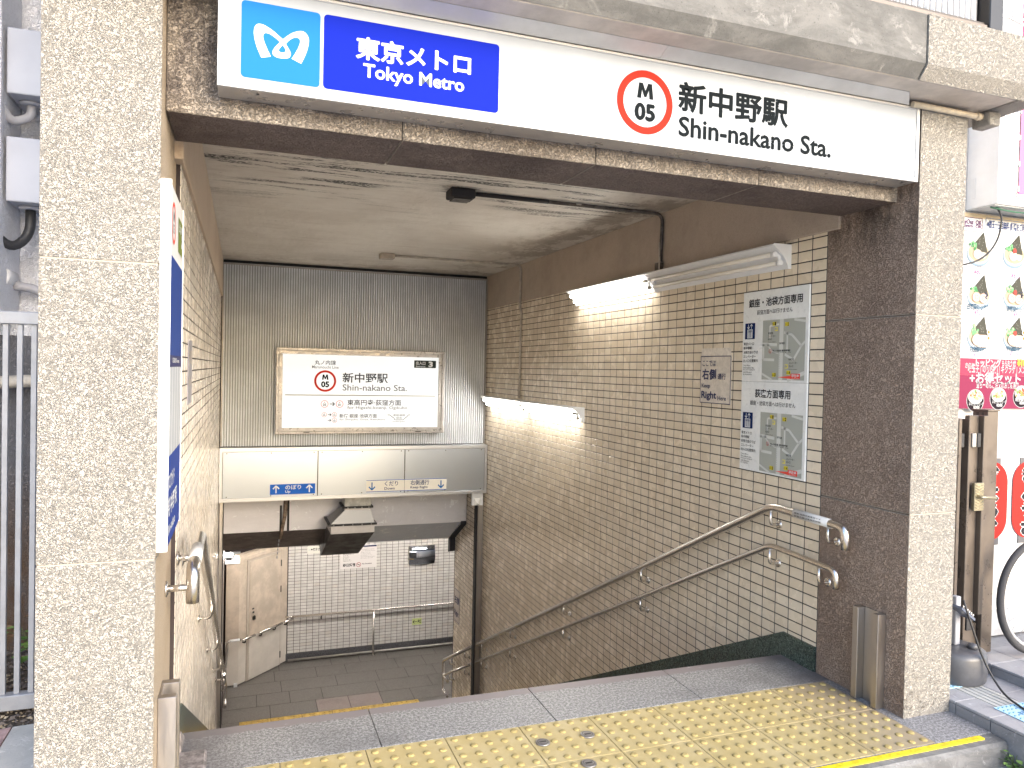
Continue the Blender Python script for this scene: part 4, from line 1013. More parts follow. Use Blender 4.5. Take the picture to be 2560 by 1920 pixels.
# ================================================================== landing: cabinet wall, door, notices, rail
A = Vector((0, 11.66, 0)); B = Vector((.72, 12.40, 0)); L_ = (B-A).length; E_ = (B-A)/L_; N_ = Vector((E_.y, -E_.x, 0))
def dbox(u0, u1, d0, d1, z0, z1, mat, bev=0):
    """box in the frame of the diagonal wall: u along it, d towards the stairs"""
    m = MB(); m.box(u0, u1, -d1, -d0, z0, z1, mat, bev)
    R = Matrix(((E_.x, -N_.x, 0), (E_.y, -N_.y, 0), (0, 0, 1)))
    for v in m.bm.verts: v.co = R @ v.co+A
    return m
dw = thing('service_wall', (.3, 12, ZF), 'cream metal service wall set at an angle with a flush door', 'wall')
dbox(-.0, 1.03, -.10, -.012, ZF+.02, -1.40, DOORP).build('backing', dw)
dbox(.0, .15, -.012, 0, -2.66, -1.50, DOORP, .002).build('panel', dw); dbox(.0, .15, -.012, 0, -3.31, -2.662, DOORW, .002).build('panel', dw)
dbox(.885, 1.03, -.012, 0, -2.66, -1.50, DOORP, .002).build('panel', dw); dbox(.885, 1.03, -.012, 0, -3.31, -2.662, DOORW, .002).build('panel', dw)
dbox(.0, 1.03, -.012, .002, -1.498, -1.44, DOORP, .002).build('head_panel', dw)
dr = dbox(.155, .88, -.0119, .006, ZF+.01, -1.503, plain('door_frame_cream', (.46, .40, .34), .4), .002).build('door_frame', dw)
dbox(.195, .858, .0065, .016, -2.66, -1.535, DOORP, .002).build('door_upper', dw); dbox(.195, .858, .0065, .016, ZF+.02, -2.662, DOORW, .002).build('door_lower', dw)
for z in (-1.70, -2.11, -3.15): dbox(.862, .876, .0065, .02, z-.05, z+.05, BROWND).build('hinge', dw)
dbox(.250, .285, .0165, .022, -2.265, -2.245, BLACK).build('lock', dw); dbox(.252, .288, .0165, .026, -2.325, -2.295, BLACK, .003).build('lock', dw); dbox(.245, .300, .0165, .05, -2.425, -2.36, plain('knob_dark', (.08, .075, .07), .25, .8), .012).build('knob', dw)
cb = thing('cabinet', (-.09, 11.66, ZF), 'tall cream metal cabinet at the lower left beside the angled door', 'cabinet')
MB().box(-.185, -.001, 11.652, 12.2, -2.66, -1.515, DOORP, .003).build('upper_panel', cb); MB().box(-.185, -.001, 11.652, 12.2, ZF+.02, -2.662, DOORW, .003).build('lower_panel', cb)
MB().box(-.205, .006, 11.64, 12.2, -1.514, -1.465, WHITEP, .003).build('top_trim', cb); MB().box(-.06, -.01, 11.62, 11.65, ZF+.001, ZF+.05, WHITEP).build('foot', cb)
def drail(u0, u1, z, bu):
    m = MB(); a = A+E_*u0+N_*.07; b = A+E_*u1+N_*.07; m.tube([(a.x, a.y, z), (b.x, b.y, z-.0)], .019, STEEL, 12); q = m.build('rail_tube', None, 'short stainless handrail on the angled service wall, %s' % bu[1], 'handrail')
    return q
def mtube(parent, name, pts, r): MB().tube(pts, r, STEEL, 10).build(name, parent)
for u0, u1, where, bs in ((.0, .255, 'next to the cabinet', (.07,)), (.345, .845, 'across the door', (.40, .70)), (.905, 1.10, 'at the far corner', (.96,))):
    a = A+E_*u0+N_*.07; b = A+E_*u1+N_*.07
    r = thing('short_handrail', (a.x, a.y, -2.64), 'short stainless handrail on the angled cream wall, %s' % where, 'handrail')
    MB().tube([(a.x, a.y, -2.64), (b.x, b.y, -2.64)], .020, STEEL, 12).build('rail_tube', r)
    for u in bs:
        c = A+E_*u; MB().tube([c+N_*.07+Vector((0, 0, -2.65)), c+N_*.06+Vector((0, 0, -2.70)), c+N_*.012+Vector((0, 0, -2.70))], .012, BROWND, 8, fillet=.02).build('bracket', r)
r = thing('cabinet_rail', (-.12, 11.58, ZF), 'stainless rail bent down to the floor in front of the cream cabinet', 'handrail')
MB().tube([(.03, 11.60, -2.625), (-.15, 11.58, -2.625), (-.19, 11.58, -3.30)], .018, STEEL, 12, fillet=.03).build('rail_tube', r)
MB().tube([(.015, 11.597, -2.625), (-.12, 11.585, -2.625)], .0195, WHITEP, 12).build('sleeve', r)
# rail along the far wall
r = thing('landing_rail', (2, 12.3, ZF), 'long level handrail along the far tiled wall with one post', 'handrail')
MB().tube([(.80, 12.31, -2.585), (6.5, 12.31, -2.585)], .021, STEEL, 12).build('rail_tube', r)
MB().tube([(.80, 12.31, -2.585), (.72, 12.36, -2.60), (.70, 12.40, -2.60)], .018, STEEL, 10).build('return_end', r)
MB().tube([(2.09, 12.30, ZF), (2.09, 12.30, -2.60)], .017, STEEL, 10).build('post', r); MB().lathe([(.035, 0), (.03, .01)], (2.09, 12.30, ZF), STEEL, 14).build('foot', r)
MB().tube([(1.25, 12.31, -2.60), (1.25, 12.33, -2.66), (1.25, 12.39, -2.66)], .012, BROWND, 8).build('bracket', r)
MB().tube([(.74, 12.33, -3.285), (6.5, 12.33, -3.285)], .018, ALUD, 10).build('low_pipe', r)
# notices
nb = thing('rules_notice', (1.83, 12.39, -1.90), 'white notice board with no smoking symbol on the far tiled wall', 'sign')
MB().box(1.536, 2.135, 12.385, 12.3995, -1.897, -1.525, plain('notice_white', (.68, .65, .64), .4), .002).build('board', nb)
p = Print((0, 12.3845, 0), (1, 0, 0), (0, 0, 1), (0, -1, 0), .0008)
p.rect(1.54, -1.552, 2.13, -1.528, (.03, .035, .10)); p.text('終日禁煙', 1.585, -1.865, 1.785, -1.808, DK_, 2, .03); p.text('No Smoking', 1.895, -1.845, 2.055, -1.818, DK_, 2, .02)
p.ring(1.838, -1.838, .032, .039, (.35, .05, .05), 2); p.line([(1.815, -1.815), (1.861, -1.861)], .006, (.35, .05, .05), 2); p.rect(1.818, -1.842, 1.858, -1.834, DK_, 2)
for i, s_ in enumerate(('駅構内での次の行為はご遠慮ください', '物品の販売、配布', '座り込み、立ち止まり', '喫煙、火気の使用', '危険物の持ち込み、放置', '係員の指示に従ってください')): p.text(s_, 1.585, -1.665-.022*i, 1.585+.0105*len(s_), -1.652-.022*i, DK_, 2, .01)
for i, s_ in enumerate(('The following are prohibited', 'Sales or distribution of goods', 'Sitting or loitering', 'Smoking or using fire', 'Carrying dangerous items', 'Please follow the instructions', 'given by the station staff')): p.text(s_, 1.87, -1.600-.024*i, 1.87+.0078*len(s_), -1.588-.024*i, (.15, .15, .15), 2, .005)
p.build('lettering', nb)
nb = thing('security_notice', (1.1, 12.39, -1.62), 'small white security sign half hidden behind the duct', 'sign')
MB().box(1.02, 1.32, 12.388, 12.3995, -1.61, -1.495, plain('notice_white2', (.66, .64, .58), .4), .001).build('board', nb)
p = Print((0, 12.3875, 0), (1, 0, 0), (0, 0, 1), (0, -1, 0), .0008); p.text('防犯カメラ', 1.11, -1.57, 1.30, -1.52, DK_, 2, .03); p.rect(1.075, -1.555, 1.10, -1.535, DK_); p.rect(1.035, -1.553, 1.065, -1.547, (.2, .4, .5)); p.build('lettering', nb)
mr = thing('corner_mirror', (2.9, 12.38, -1.9), 'small rectangular mirror on the far tiled wall reflecting lamps', 'mirror')
m = MB(); MG_ = plain('mirror_glass', (.62, .68, .80), .03, 1.0); m.mi(MG_); NX, NZ = 14, 10; gv = []
for j in range(NZ+1):
    gv.append([m.bm.verts.new((2.673+.444*i/NX, 12.384-.055*(1-(2*i/NX-1)**2)*.6-.045*(1-(2*j/NZ-1)**2), -1.897+.317*j/NZ)) for i in range(NX+1)])
for j in range(NZ):
    for i in range(NX):
        f_ = m.bm.faces.new((gv[j][i], gv[j][i+1], gv[j+1][i+1], gv[j+1][i])); f_.smooth = True
m.build('glass', mr); MB().box(2.668, 3.122, 12.386, 12.3995, -1.902, -1.575, PVC, .002).build('back', mr)
ex = thing('exit_sign', (2.83, 12.39, -2.93), 'small yellow green exit sign with a left arrow low on the far wall', 'sign')
MB().box(2.755, 2.915, 12.39, 12.3995, -2.93, -2.822, plain('exit_green', (.52, .60, .24), .4), .001).build('plate', ex)
p = Print((0, 12.3895, 0), (1, 0, 0), (0, 0, 1), (0, -1, 0), .0008); p.arrow(2.80, -2.876, .07, pi, DK_, 1, .009); p.text('出口', 2.848, -2.905, 2.905, -2.842, DK_, 1, .05); p.build('lettering', ex)
ws = thing('wall_notice', (2.58, 9.05, -1.75), 'pale printed notice near the far end of the right tiled wall', 'sign')
MB().box(2.5795, 2.5825, 8.92, 9.17, -1.78, -1.36, plain('notice_film_grey', (.52, .46, .40), .4)).build('film', ws)
p = Print((2.579, 0, 0), (0, -1, 0), (0, 0, 1), (-1, 0, 0), .0008); p.text('右側', -9.15, -1.55, -8.95, -1.45, NV, 1, .03); p.text('Right', -9.15, -1.72, -8.97, -1.63, NV, 1, .03); p.outline(-9.16, -1.77, -8.93, -1.37, .006, NV); p.build('lettering', ws)

# ================================================================== shop side on the right
m = MB(); m.box(2.842, 12, -2, 2.78, -.3, .040, PAVE); ter = m.build('shop_terrace', kind='structure')
KERB = mk_concrete('kerb_tile', (.20, .20, .215), (.26, .26, .275), (.13, .13, .14), .6); TOPT = mk_concrete('terrace_tile', (.26, .26, .28), (.34, .34, .36), (.20, .20, .21), .55, 1.4)
GRV = plain('grooved_tile', (.50, .50, .48), .6, var=.12)
for k_ in range(-6, 8):
    y0 = 1.37+.155*k_+.002; y1 = y0+.151
    if y0 > 2.75: continue
    y1 = min(y1, 2.775)
    MB().box(2.836, 2.8418, y0, y1, -.11, .0385, KERB, .001).build('kerb_tile', ter)
    MB().box(2.8365, 2.950, y0, y1, .041, .052, TOPT, .0015).build('paving_tile', ter)
    for a, b, mt in ((2.953, 3.10, GRV), (3.103, 3.255, TOPT if k_ % 4 else GRV)):
        if mt is GRV:
            mm = MB(); mm.box(a, b, y0, y1, .041, .0495, GRV)
            for q in range(5): mm.box(a+.008+.029*q, a+.027+.029*q, y0, y1, .0496, .0525, GRV)
            mm.build('grooved_tile', ter)
        else: MB().box(a, b, y0, y1, .041, .052, mt, .0015).build('paving_tile', ter)
m = MB(); m.box(3.2585, 12, -2, 2.78, .0405, .090, PAVE); te2 = m.build('shop_step', kind='structure')
for k_ in range(0, 8):
    y0 = 1.38+.155*k_+.002; y1 = min(y0+.151, 2.775)
    if y0 > 2.7: continue
    MB().box(3.2535, 3.2583, y0, y1, .0525, .0895, KERB, .0005).build('kerb_tile', te2)
    for q in range(5): MB().box(3.254+.18*q+.001, 3.254+.18*q+.178, y0, y1, .091, .101, TOPT, .0015).build('paving_tile', te2)
for (x0, y0, lab) in ((2.93, 2.06, 'light blue printed floor mat on the terrace nearest the street'), (2.90, 2.40, 'light blue printed floor mat on the terrace behind the pillar')):
    r = thing('floor_mat', (x0, y0, .053), lab, 'floor mat')
    MB().box(x0, x0+.17, y0, y0+.145, .0530, .0560, plain('mat_blue', (.42, .66, .84), .5), .001).build('plate', r)
    p = Print((x0, y0, .0562), (1, 0, 0), (0, 1, 0), (0, 0, 1), .0004)
    for q in range(7):
        for w_ in range(6):
            cx, cy = .014+.0235*q, .014+.0235*w_
            if 2 <= q <= 4 and 2 <= w_ <= 3: continue
            p.line([(cx-.008, cy-.004), (cx, cy+.005), (cx+.009, cy+.002)], .004, (.06, .22, .42))
    p.text('足元注意', .050, .058, .118, .085, (.06, .16, .35), 1, .04); p.build('pattern', r)
# shop wall with menu board
SW = plain('shop_wall_white', (.62, .62, .62), .5)
m = MB(); m.box(2.90, 9, 2.782, 3.1, .10, 5.5, SW); m.build('shop_building', label='white shop front wall behind the menu board and bicycle', cat='building')
m = MB(); m.box(3.40, 7, 2.74, 2.781, .1015, .24, plain('plinth_pale', (.36, .375, .40), .7, var=.12, vs=20, bump=.4, bs=60)); m.box(3.40, 7, 2.73, 2.7815, .2405, .262, WHITEP); m.build('shop_plinth', label='pale rendered plinth with a white sill at the foot of the shop wall', cat='plinth')
m = MB(); m.box(2.9, 3.36, 2.76, 2.7815, .9, 1.255, GRANP); m.build('stone_panel', label='speckled grey stone panel behind the brown gate', cat='panel')
mb_ = thing('menu_board', (3.9, 2.76, 1.259), 'large white ramen menu board with bowls, prices and a pink banner', 'menu board')
MB().box(3.0, 5.2, 2.756, 2.7815, 1.259, 2.235, plain('menu_white', (.55, .56, .57), .35), .001).build('panel', mb_)
p = Print((0, 2.7555, 0), (1, 0, 0), (0, 0, 1), (0, -1, 0), .0006)
p.g = .55
def q2(x, y): return (3.445+(x-175)*.00084+(y-480)*.00005, 1.948-(y-480)*.000612+(x-175)*.00006)
def T(s_, x0, y0, x1, y1, c, L=3, b=.015):
    a = q2(x0, (y0+y1)/2); e = q2(x1, (y0+y1)/2); h = (y1-y0)*.000612/2; p.text(s_, a[0], a[1]-h, e[0], e[1]+h, c, L, b)
p.rect(3.0, 2.212, 5.2, 2.234, (.80, .66, .45), 1)
for cx, cy, s_ in ((3.95, 2.13, .1),): pass
a = q2(-60, 140); b_ = q2(238, 55); p.outline(a[0], a[1], b_[0], b_[1], .0025, (.22, .10, .22), 2)
T('TakeOut  OK', 40, 72, 228, 92, (.20, .05, .22)); T('Delivery  OK', 40, 108, 228, 128, (.20, .05, .22))
a = q2(258, 142); b_ = q2(700, 88); p.outline(a[0], a[1], b_[0], b_[1], .0025, (.15, .30, .55), 2); T('※替玉一玉目無料 (麺増をご利用の場合)', 270, 103, 690, 140, (.10, .14, .35), 3, .02)
def bowl(x, y, kind, R=.080):
    cx, cz = q2(x, y)
    p.disc(cx, cz-.008, R, (.34, .46, .58), 2, R*.74); p.disc(cx, cz-.001, R*.97, (.66, .74, .80), 3, R*.68); p.disc(cx, cz+.003, R*.88, (.62, .54, .40), 4, R*.58)
    nx, nz = cx+.012, cz+.055
    p.poly([(nx-.048, nz-.012), (nx+.018, nz+.052), (nx+.046, nz-.050), (nx-.01, nz-.045)], (.12, .12, .10), 5); [p.disc(nx+rs.gauss(0, .012), nz-.01+rs.gauss(0, .014), .003, (.26, .27, .24), 5.3, n=6) for _ in range(10)]
    for i in range(16):
        a = rs.uniform(0, 6.28); p.disc(cx-.035+rs.gauss(0, .013), cz+.032+rs.gauss(0, .009), rs.uniform(.005, .010), rs.choice(((.12, .38, .16), (.25, .55, .28), (.45, .70, .40))), 5.5+.1*i, n=7)
    if kind == 1:
        for k_, (dx, dz) in enumerate(((-.022, -.008), (.026, -.012))): 
            p.disc(cx+dx, cz+dz, .030, (.60, .40, .33), 7.3+k_, .026); p.disc(cx+dx, cz+dz, .026, (.84, .76, .68), 7.6+k_, .022); p.ring(cx+dx, cz+dz, .009, .012, (.50, .36, .30), 8.7+k_, 16)
        for i in range(8): p.disc(cx+.045+rs.gauss(0, .006), cz+.005+rs.gauss(0, .012), .005, (.12, .13, .18), 9, n=6)
    elif kind == 2:
        for i in range(5): p.disc(cx+.028-.010*(4-i)+.01, cz-.018, .030, (.72, .55, .45), 7+.6*i, .032); p.disc(cx+.026-.010*(4-i)+.01, cz-.018, .028, (.86, .80, .72), 7.3+.6*i, .030)
        p.disc(cx-.020, cz-.012, .034, (.60, .42, .34), 10.4, .030); p.disc(cx-.020, cz-.012, .031, (.87, .81, .73), 10.7, .027)
        for dz in (.028, -.002): p.disc(cx+.058, cz+dz, .013, (.90, .88, .82), 11, .014); p.disc(cx+.058, cz+dz, .0075, (.85, .32, .08), 11.4)
    else:
        p.disc(cx-.01, cz-.006, .030, (.70, .60, .50), 7, .025); p.disc(cx-.01, cz-.006, .027, (.86, .82, .76), 7.3, .022); p.disc(cx+.03, cz-.01, .02, (.84, .78, .70), 7.5, .016)
    if x > 400: p.disc(cx-.005, cz+.022, .013, (.66, .12, .10), 12)
PR = (.42, .12, .36); KJ = (.05, .12, .20)
for j, (dx, dy) in enumerate(((0, 0), (295, 18), (590, 36))):
    bowl(195+dx, 335+dy, 0); bowl(190+dx, 680+dy, 1); bowl(180+dx, 1020+dy, 2)
for s_, pr_, x, y in (('あっさり豚骨', '¥800', 178, 440), ('まろやか味噌', '¥850', 483, 478)): T(s_, x-46, y, x+46, y+16, (.3, .2, .2), 14, .0); T(pr_, x-35, y+28, x+35, y+62, PR, 14, .0)
for s_, pr_, x, y in (('白野菜たっぷり', '¥920', 168, 755), ('赤野菜たっぷり', '¥970', 492, 785), ('白全部のせ', '¥1110', 158, 1098), ('赤全部のせ', '¥1190', 462, 1112)): 
    hw = 88 if '野菜' in s_ else 66
    T(s_, x-hw, y, x+hw, y+34, KJ, 14, .02); T(pr_, x-(32 if len(pr_) == 4 else 42), y+44, x+(32 if len(pr_) == 4 else 42), y+78, PR, 14, .0)
p.rect(3.0, 1.428, 5.2, 1.512, (.80, .09, .16), 2); p.rect(3.0, 1.260, 5.2, 1.4275, (.36, .06, .13), 2)
T('さらに', 60, 1225, 135, 1262, WH, 3, .03); T('トッピング', 145, 1210, 355, 1258, WH, 3, .04); T('もらおうぜ!', 362, 1228, 480, 1268, WH, 3, .03); T('¥100', 490, 1222, 590, 1278, (.90, .78, .10), 3, .04)
T('味玉子 | のり(5枚) | キクラゲ | メンマ | ねぎ', 80, 1288, 680, 1312, WH, 3, .02); T('+お得セット', 92, 1335, 520, 1395, WH, 3, .03); T('並らーめんご注文のお客様限り', 145, 1408, 500, 1436, WH, 3, .02)
for i, x in enumerate((135, 325, 520, 715)):
    cx, cz = q2(x, 1515); R = .058
    p.disc(cx, cz-.012, R*1.04, WH, 2.6, R); p.disc(cx, cz-.012, R*.98, (.04, .03, .04), 3, R*.95); p.disc(cx, cz+.006, R*.85, (.85, .83, .75), 4, R*.62)
    for k_ in range(22): p.disc(cx+rs.gauss(0, .018), cz+.008+rs.gauss(0, .011), rs.uniform(.004, .009), rs.choice(((.30, .50, .16), (.70, .70, .35), (.62, .25, .12), (.80, .75, .6))) if i < 2 else rs.choice(((.60, .14, .10), (.65, .35, .12), (.35, .5, .2))), 5+.1*k_, n=7)
    T(('ネギチャーシュー丼', 'ネギチャーシュー丼', '明太高菜丼', '角煮丼')[i], x-60, 1552, x+60, 1572, WH, 9, .03); T('¥300', x-26, 1578, x+26, 1600, WH, 9, .05)
p.build('print', mb_)
# gyoza lantern prints on the lower wall
for i, cx in enumerate((3.612, 3.905)):
    ln = thing('lantern_print', (cx, 2.779, .55), ('red paper lantern picture with black lettering behind the brown gate post', 'second red lantern picture at the right edge of the photo')[i], 'wall print')
    MB().box(cx-.075, cx+.075, 2.777, 2.7815, .556, 1.004, plain('lantern_cap', (.10, .10, .11), .5)).build('caps', ln)
    p = Print((0, 2.7765, 0), (1, 0, 0), (0, 0, 1), (0, -1, 0), .0006)
    p.g = .5; p.rrect(cx-.128, .583, cx+.128, .985, .11, (.80, .07, .06), 1, 10); p.g = 1
    for k_, ch in enumerate('ぎょうざ'):
        z = .915-.092*k_; p.textb(ch, cx-.058, z-.040, cx+.058, z+.040, WH, 2, .02, .009); p.textb(ch, cx-.058, z-.040, cx+.058, z+.040, (.03, .03, .035), 4, .01, .0045)
    p.build('print', ln)
# box signs above
bs = thing('projecting_box_sign', (3.7, 2.68, 2.25), 'weathered white box sign with a pink face hanging above the menu board', 'sign')
WHB = plain('sign_box_white', (.82, .83, .85), .4, var=.06, vs=5)
MB().box(3.390, 4.6, 2.612, 2.7815, 2.252, 3.6, WHB, .003).build('case', bs)
for x in (3.415, 3.445, 3.475): MB().box(x, x+.005, 2.6085, 2.6115, 2.256, 3.6, plain('sign_rib', (.66, .67, .70), .4)).build('rib', bs)
MB().box(3.52, 4.5, 2.606, 2.6115, 2.31, 3.5, plain('sign_pink', (.66, .10, .26), .35)).build('face', bs)
MB().box(3.39, 4.6, 2.625, 2.775, 2.246, 2.2515, plain('sign_bottom', (.55, .56, .55), .6, var=.3, vs=8)).build('bottom_plate', bs)
MB().box(3.3875, 3.3895, 2.73, 2.745, 2.30, 2.40, WHITEP).build('hinge_strip', bs)
for z in (2.33, 2.45, 2.575, 2.70):
    MB().box(3.497, 3.513, 2.596, 2.6055, z-.014, z+.014, WHITEP, .003).build('led_module', bs)
m = MB(); m.tube([(3.506, 2.597, 2.75), (3.499, 2.592, 2.63), (3.506, 2.597, 2.575), (3.498, 2.592, 2.50), (3.503, 2.597, 2.45), (3.497, 2.592, 2.38), (3.503, 2.597, 2.33), (3.49, 2.60, 2.29), (3.56, 2.60, 2.268)], .0022, plain('wire_dark', (.10, .10, .11), .5), 6, fillet=.03); m.build('wire', bs)
m = MB(); m.tube([(3.452, 2.66, 2.243), (3.458, 2.64, 2.20), (3.445, 2.64, 2.10), (3.385, 2.64, 2.02), (3.30, 2.64, 1.97), (3.22, 2.66, 1.95)], .0045, BLACK, 8, fillet=.08)
m.build('hanging_cable', label='thin black cable drooping in front of the menu board', cat='cable')
m = MB(); m.tube([(3.40, 2.655, 2.242), (3.46, 2.65, 2.236), (3.56, 2.65, 2.232), (3.70, 2.66, 2.238)], .004, plain('green_wire', (.05, .16, .10), .5), 6); m.tube([(3.415, 2.65, 2.262), (3.43, 2.65, 2.245), (3.47, 2.65, 2.236)], .003, MC['green_wire'], 6)
m.build('green_wire', label='green wire twisted along the underside of the box sign', cat='cable')
m = MB()
for k_ in range(6): m.tube([(3.02, 2.52+.01*k_, 2.93+.01*k_), (3.10+.02*k_, 2.5, 2.98+.02*k_), (3.30+.03*k_, 2.52, 3.20-.03*k_), (3.6, 2.55, 3.24+.03*k_)], .005, plain('wire_grey', (.55, .56, .58), .5), 6, fillet=.06)
m.build('wire_bundle', label='bundle of pale wires beside the black post at top right', cat='cable')
m = MB(); m.tube([(3.62, 2.5, 2.06), (3.56, 2.5, 2.02), (3.60, 2.5, 1.93)], .0025, BLACK, 6); m.tube([(3.56, 2.5, 2.02), (3.64, 2.5, 2.0), (3.66, 2.5, 1.94)], .0025, BLACK, 6); m.tube([(3.60, 2.5, 2.09), (3.55, 2.5, 2.02), (3.64, 2.5, 1.90)], .0025, BLACK, 6)
m.build('wire_loop', label='tangled black wire frame in front of the upper right menu bowl', cat='wire')

# brown folding gate
gt = thing('folding_gate', (3.2, 2.6, .10), 'folded brown metal gate with a bronze lever handle beside the right pillar', 'gate')
def gb(n_, *a, bev=.002): MB().box(*a, bev).build(n_, gt)
gb('end_post', 3.33, 3.40, 2.58, 2.66, .101, 1.256, BROWN); gb('post_cap', 3.326, 3.404, 2.576, 2.664, 1.2565, 1.264, BROWN, bev=.001)
gb('post_groove', 3.3295, 3.3298, 2.60, 2.612, .13, 1.25, BROWND, bev=0); gb('post_groove', 3.3295, 3.3298, 2.626, 2.640, .13, 1.25, BROWND, bev=0)
gb('stile', 3.268, 3.296, 2.55, 2.60, .30, 1.237, BROWN); gb('panel', 3.205, 3.2675, 2.575, 2.60, .16, 1.237, BROWN); gb('stile', 3.168, 3.182, 2.545, 2.60, .16, 1.222, BROWN); gb('panel', 3.125, 3.1675, 2.58, 2.60, .16, 1.222, BROWND); gb('stile', 3.105, 3.1245, 2.545, 2.60, .12, 1.222, BROWN); gb('panel', 2.95, 3.1045, 2.575, 2.6, .12, 1.215, BROWN)
gb('lower_rail', 2.95, 3.325, 2.602, 2.63, .103, .24, BROWN); gb('bumper', 3.20, 3.226, 2.552, 2.5745, 1.09, 1.155, ALUD); gb('bumper', 3.232, 3.255, 2.552, 2.5745, 1.09, 1.155, BLACK)
gb('bumper', 3.20, 3.235, 2.552, 2.5745, .23, .31, BLACK); gb('bumper', 3.128, 3.15, 2.552, 2.5795, 1.09, 1.155, BLACK)
gb('lock_plate', 3.203, 3.263, 2.535, 2.5515, .795, .925, BRASS)
for k_ in range(9):
    z = .803+.013*k_
    MB().tube([(3.206, 2.5335, z+.010), (3.233, 2.5335, z-.002+.002), (3.260, 2.5335, z+.010)], .0016, BRASS, 6).build('chevron', gt)
m = MB(); m.tube([(3.222, 2.533, .862), (3.222, 2.512, .862), (3.305, 2.508, .856)], .0075, BRASS, 8, fillet=.012); m.build('lever', gt)

# black weighted base with pole
fb = thing('weighted_base', (3.10, 2.47, .053), 'round black weighted stand base on the terrace behind the right pillar', 'stand')
GB = plain('base_plastic', (.075, .078, .09), .38, var=.2, vs=12)
MB().lathe([(.118, .053), (.128, .062), (.132, .10), (.132, .17), (.126, .186), (.105, .196), (.055, .20)], (3.062, 2.50, 0), GB, 32).build('drum', fb)
MB().lathe([(.022, .2), (.022, .216), (.010, .222)], (3.10, 2.44, 0), GB, 16).build('cap', fb)
MB().box(3.055, 3.085, 2.49, 2.52, .20, .42, plain('base_grey', (.32, .33, .36), .4), .003).build('mast', fb)
dp = MB(); dp.quadbox([(3.02, 2.43, .395), (3.10, 2.43, .335), (3.10, 2.50, .335), (3.02, 2.50, .395)], (.6, 0, .8), .010, plain('panel_slate', (.12, .14, .19), .25)); dp.build('tilted_panel', fb)
for k_ in range(6): MB().box(3.022+.012*k_, 3.028+.012*k_, 2.4285, 2.4298, .395-.009*k_, .402-.009*k_, WHITEP).build('louvre', fb)
m = MB(); m.tube([(3.01, 2.42, .43), (3.035, 2.40, .33), (3.065, 2.37, .20), (3.09, 2.33, .105), (3.06, 2.25, .066), (3.03, 2.15, .060), (2.99, 2.02, .060), (2.96, 1.8, .060)], .0045, BLACK, 8, fillet=.09, fs=6)
m.build('floor_cable', label='black cable running from the weighted base across the terrace', cat='cable')

# bicycle
bk = thing('bicycle', (3.575, 2.473, .101), 'bicycle standing by the shop wall with its front wheel in view', 'bicycle')
cx, cy, cz, Rw = 3.575, 2.473, .388, .283
def circ(r, n=48, c=None): 
    c = c or (cx, cy, cz); return [(c[0]+r*cos(2*pi*k/n), c[1], c[2]+r*sin(2*pi*k/n)) for k in range(n)]
TYR = plain('tyre_rubber', (.045, .045, .05), .8, bump=.6, bs=120, bd=.003); RIM = plain('rim_alloy', (.72, .73, .75), .3, .8); SPK = plain('spoke', (.7, .7, .72), .25, .9)
def wheel(c):
    t = MB(); t.tube(circ(Rw-.016, 64, c), .0165, TYR, 10, closed=True); wh = t.build('wheel_tyre', bk)
    t = MB(); t.tube(circ(Rw-.037, 64, c), .0085, RIM, 8, closed=True); t.build('rim', wh)
    MB().lathe([(.010, -.04), (.02, -.035), (.014, -.02), (.014, .02), (.02, .035), (.010, .04)], c, RIM, 14, 'y').build('hub', wh)
    for k_ in range(28):
        a = 2*pi*k_/28; s_ = 1 if k_ % 2 else -1; o_ = .35*(1 if k_ % 4 < 2 else -1)
        t = MB(); t.tube([(c[0]+.018*cos(a+o_*2), c[1]+s_*.03, c[2]+.018*sin(a+o_*2)), (c[0]+(Rw-.04)*cos(a), c[1], c[2]+(Rw-.04)*sin(a))], .0011, SPK, 5); t.build('spoke', wh)
wheel((cx, cy, cz)); wheel((cx+1.02, cy, cz))
FRM = plain('bike_frame_silver', (.55, .56, .60), .3, .5)
for s_ in (-.05, .05): MB().tube([(cx, cy+s_, cz), (cx+.05, cy+s_, cz+.22), (cx+.10, cy+s_*.5, cz+.34)], .009, FRM, 8, fillet=.05).build('fork_blade', bk)
MB().tube([(cx+.10, cy, cz+.30), (cx+.18, cy, cz+.62)], .018, FRM, 10).build('head_tube', bk); MB().tube([(cx+.12, cy, cz+.38), (cx+.55, cy, cz-.05)], .017, FRM, 10).build('down_tube', bk)
MB().tube([(cx+.55, cy, cz-.05), (cx+.66, cy, cz+.42)], .015, FRM, 10).build('seat_tube', bk); MB().tube([(cx+.55, cy, cz-.05), (cx+1.02, cy-.04, cz)], .009, FRM, 8).build('chain_stay', bk)
MB().tube([(cx+.64, cy, cz+.32), (cx+1.02, cy-.04, cz)], .008, FRM, 8).build('seat_stay', bk); MB().tube([(cx+.18, cy-.26, cz+.66), (cx+.17, cy-.1, cz+.63), (cx+.17, cy+.1, cz+.63), (cx+.18, cy+.2, cz+.66)], .011, FRM, 8, fillet=.05).build('handlebar', bk)
MB().prism([(cx+.54, cz+.47), (cx+.80, cz+.50), (cx+.80, cz+.44), (cx+.62, cz+.43)], 'y', cy-.06, cy+.06, BLACK).build('saddle', bk)

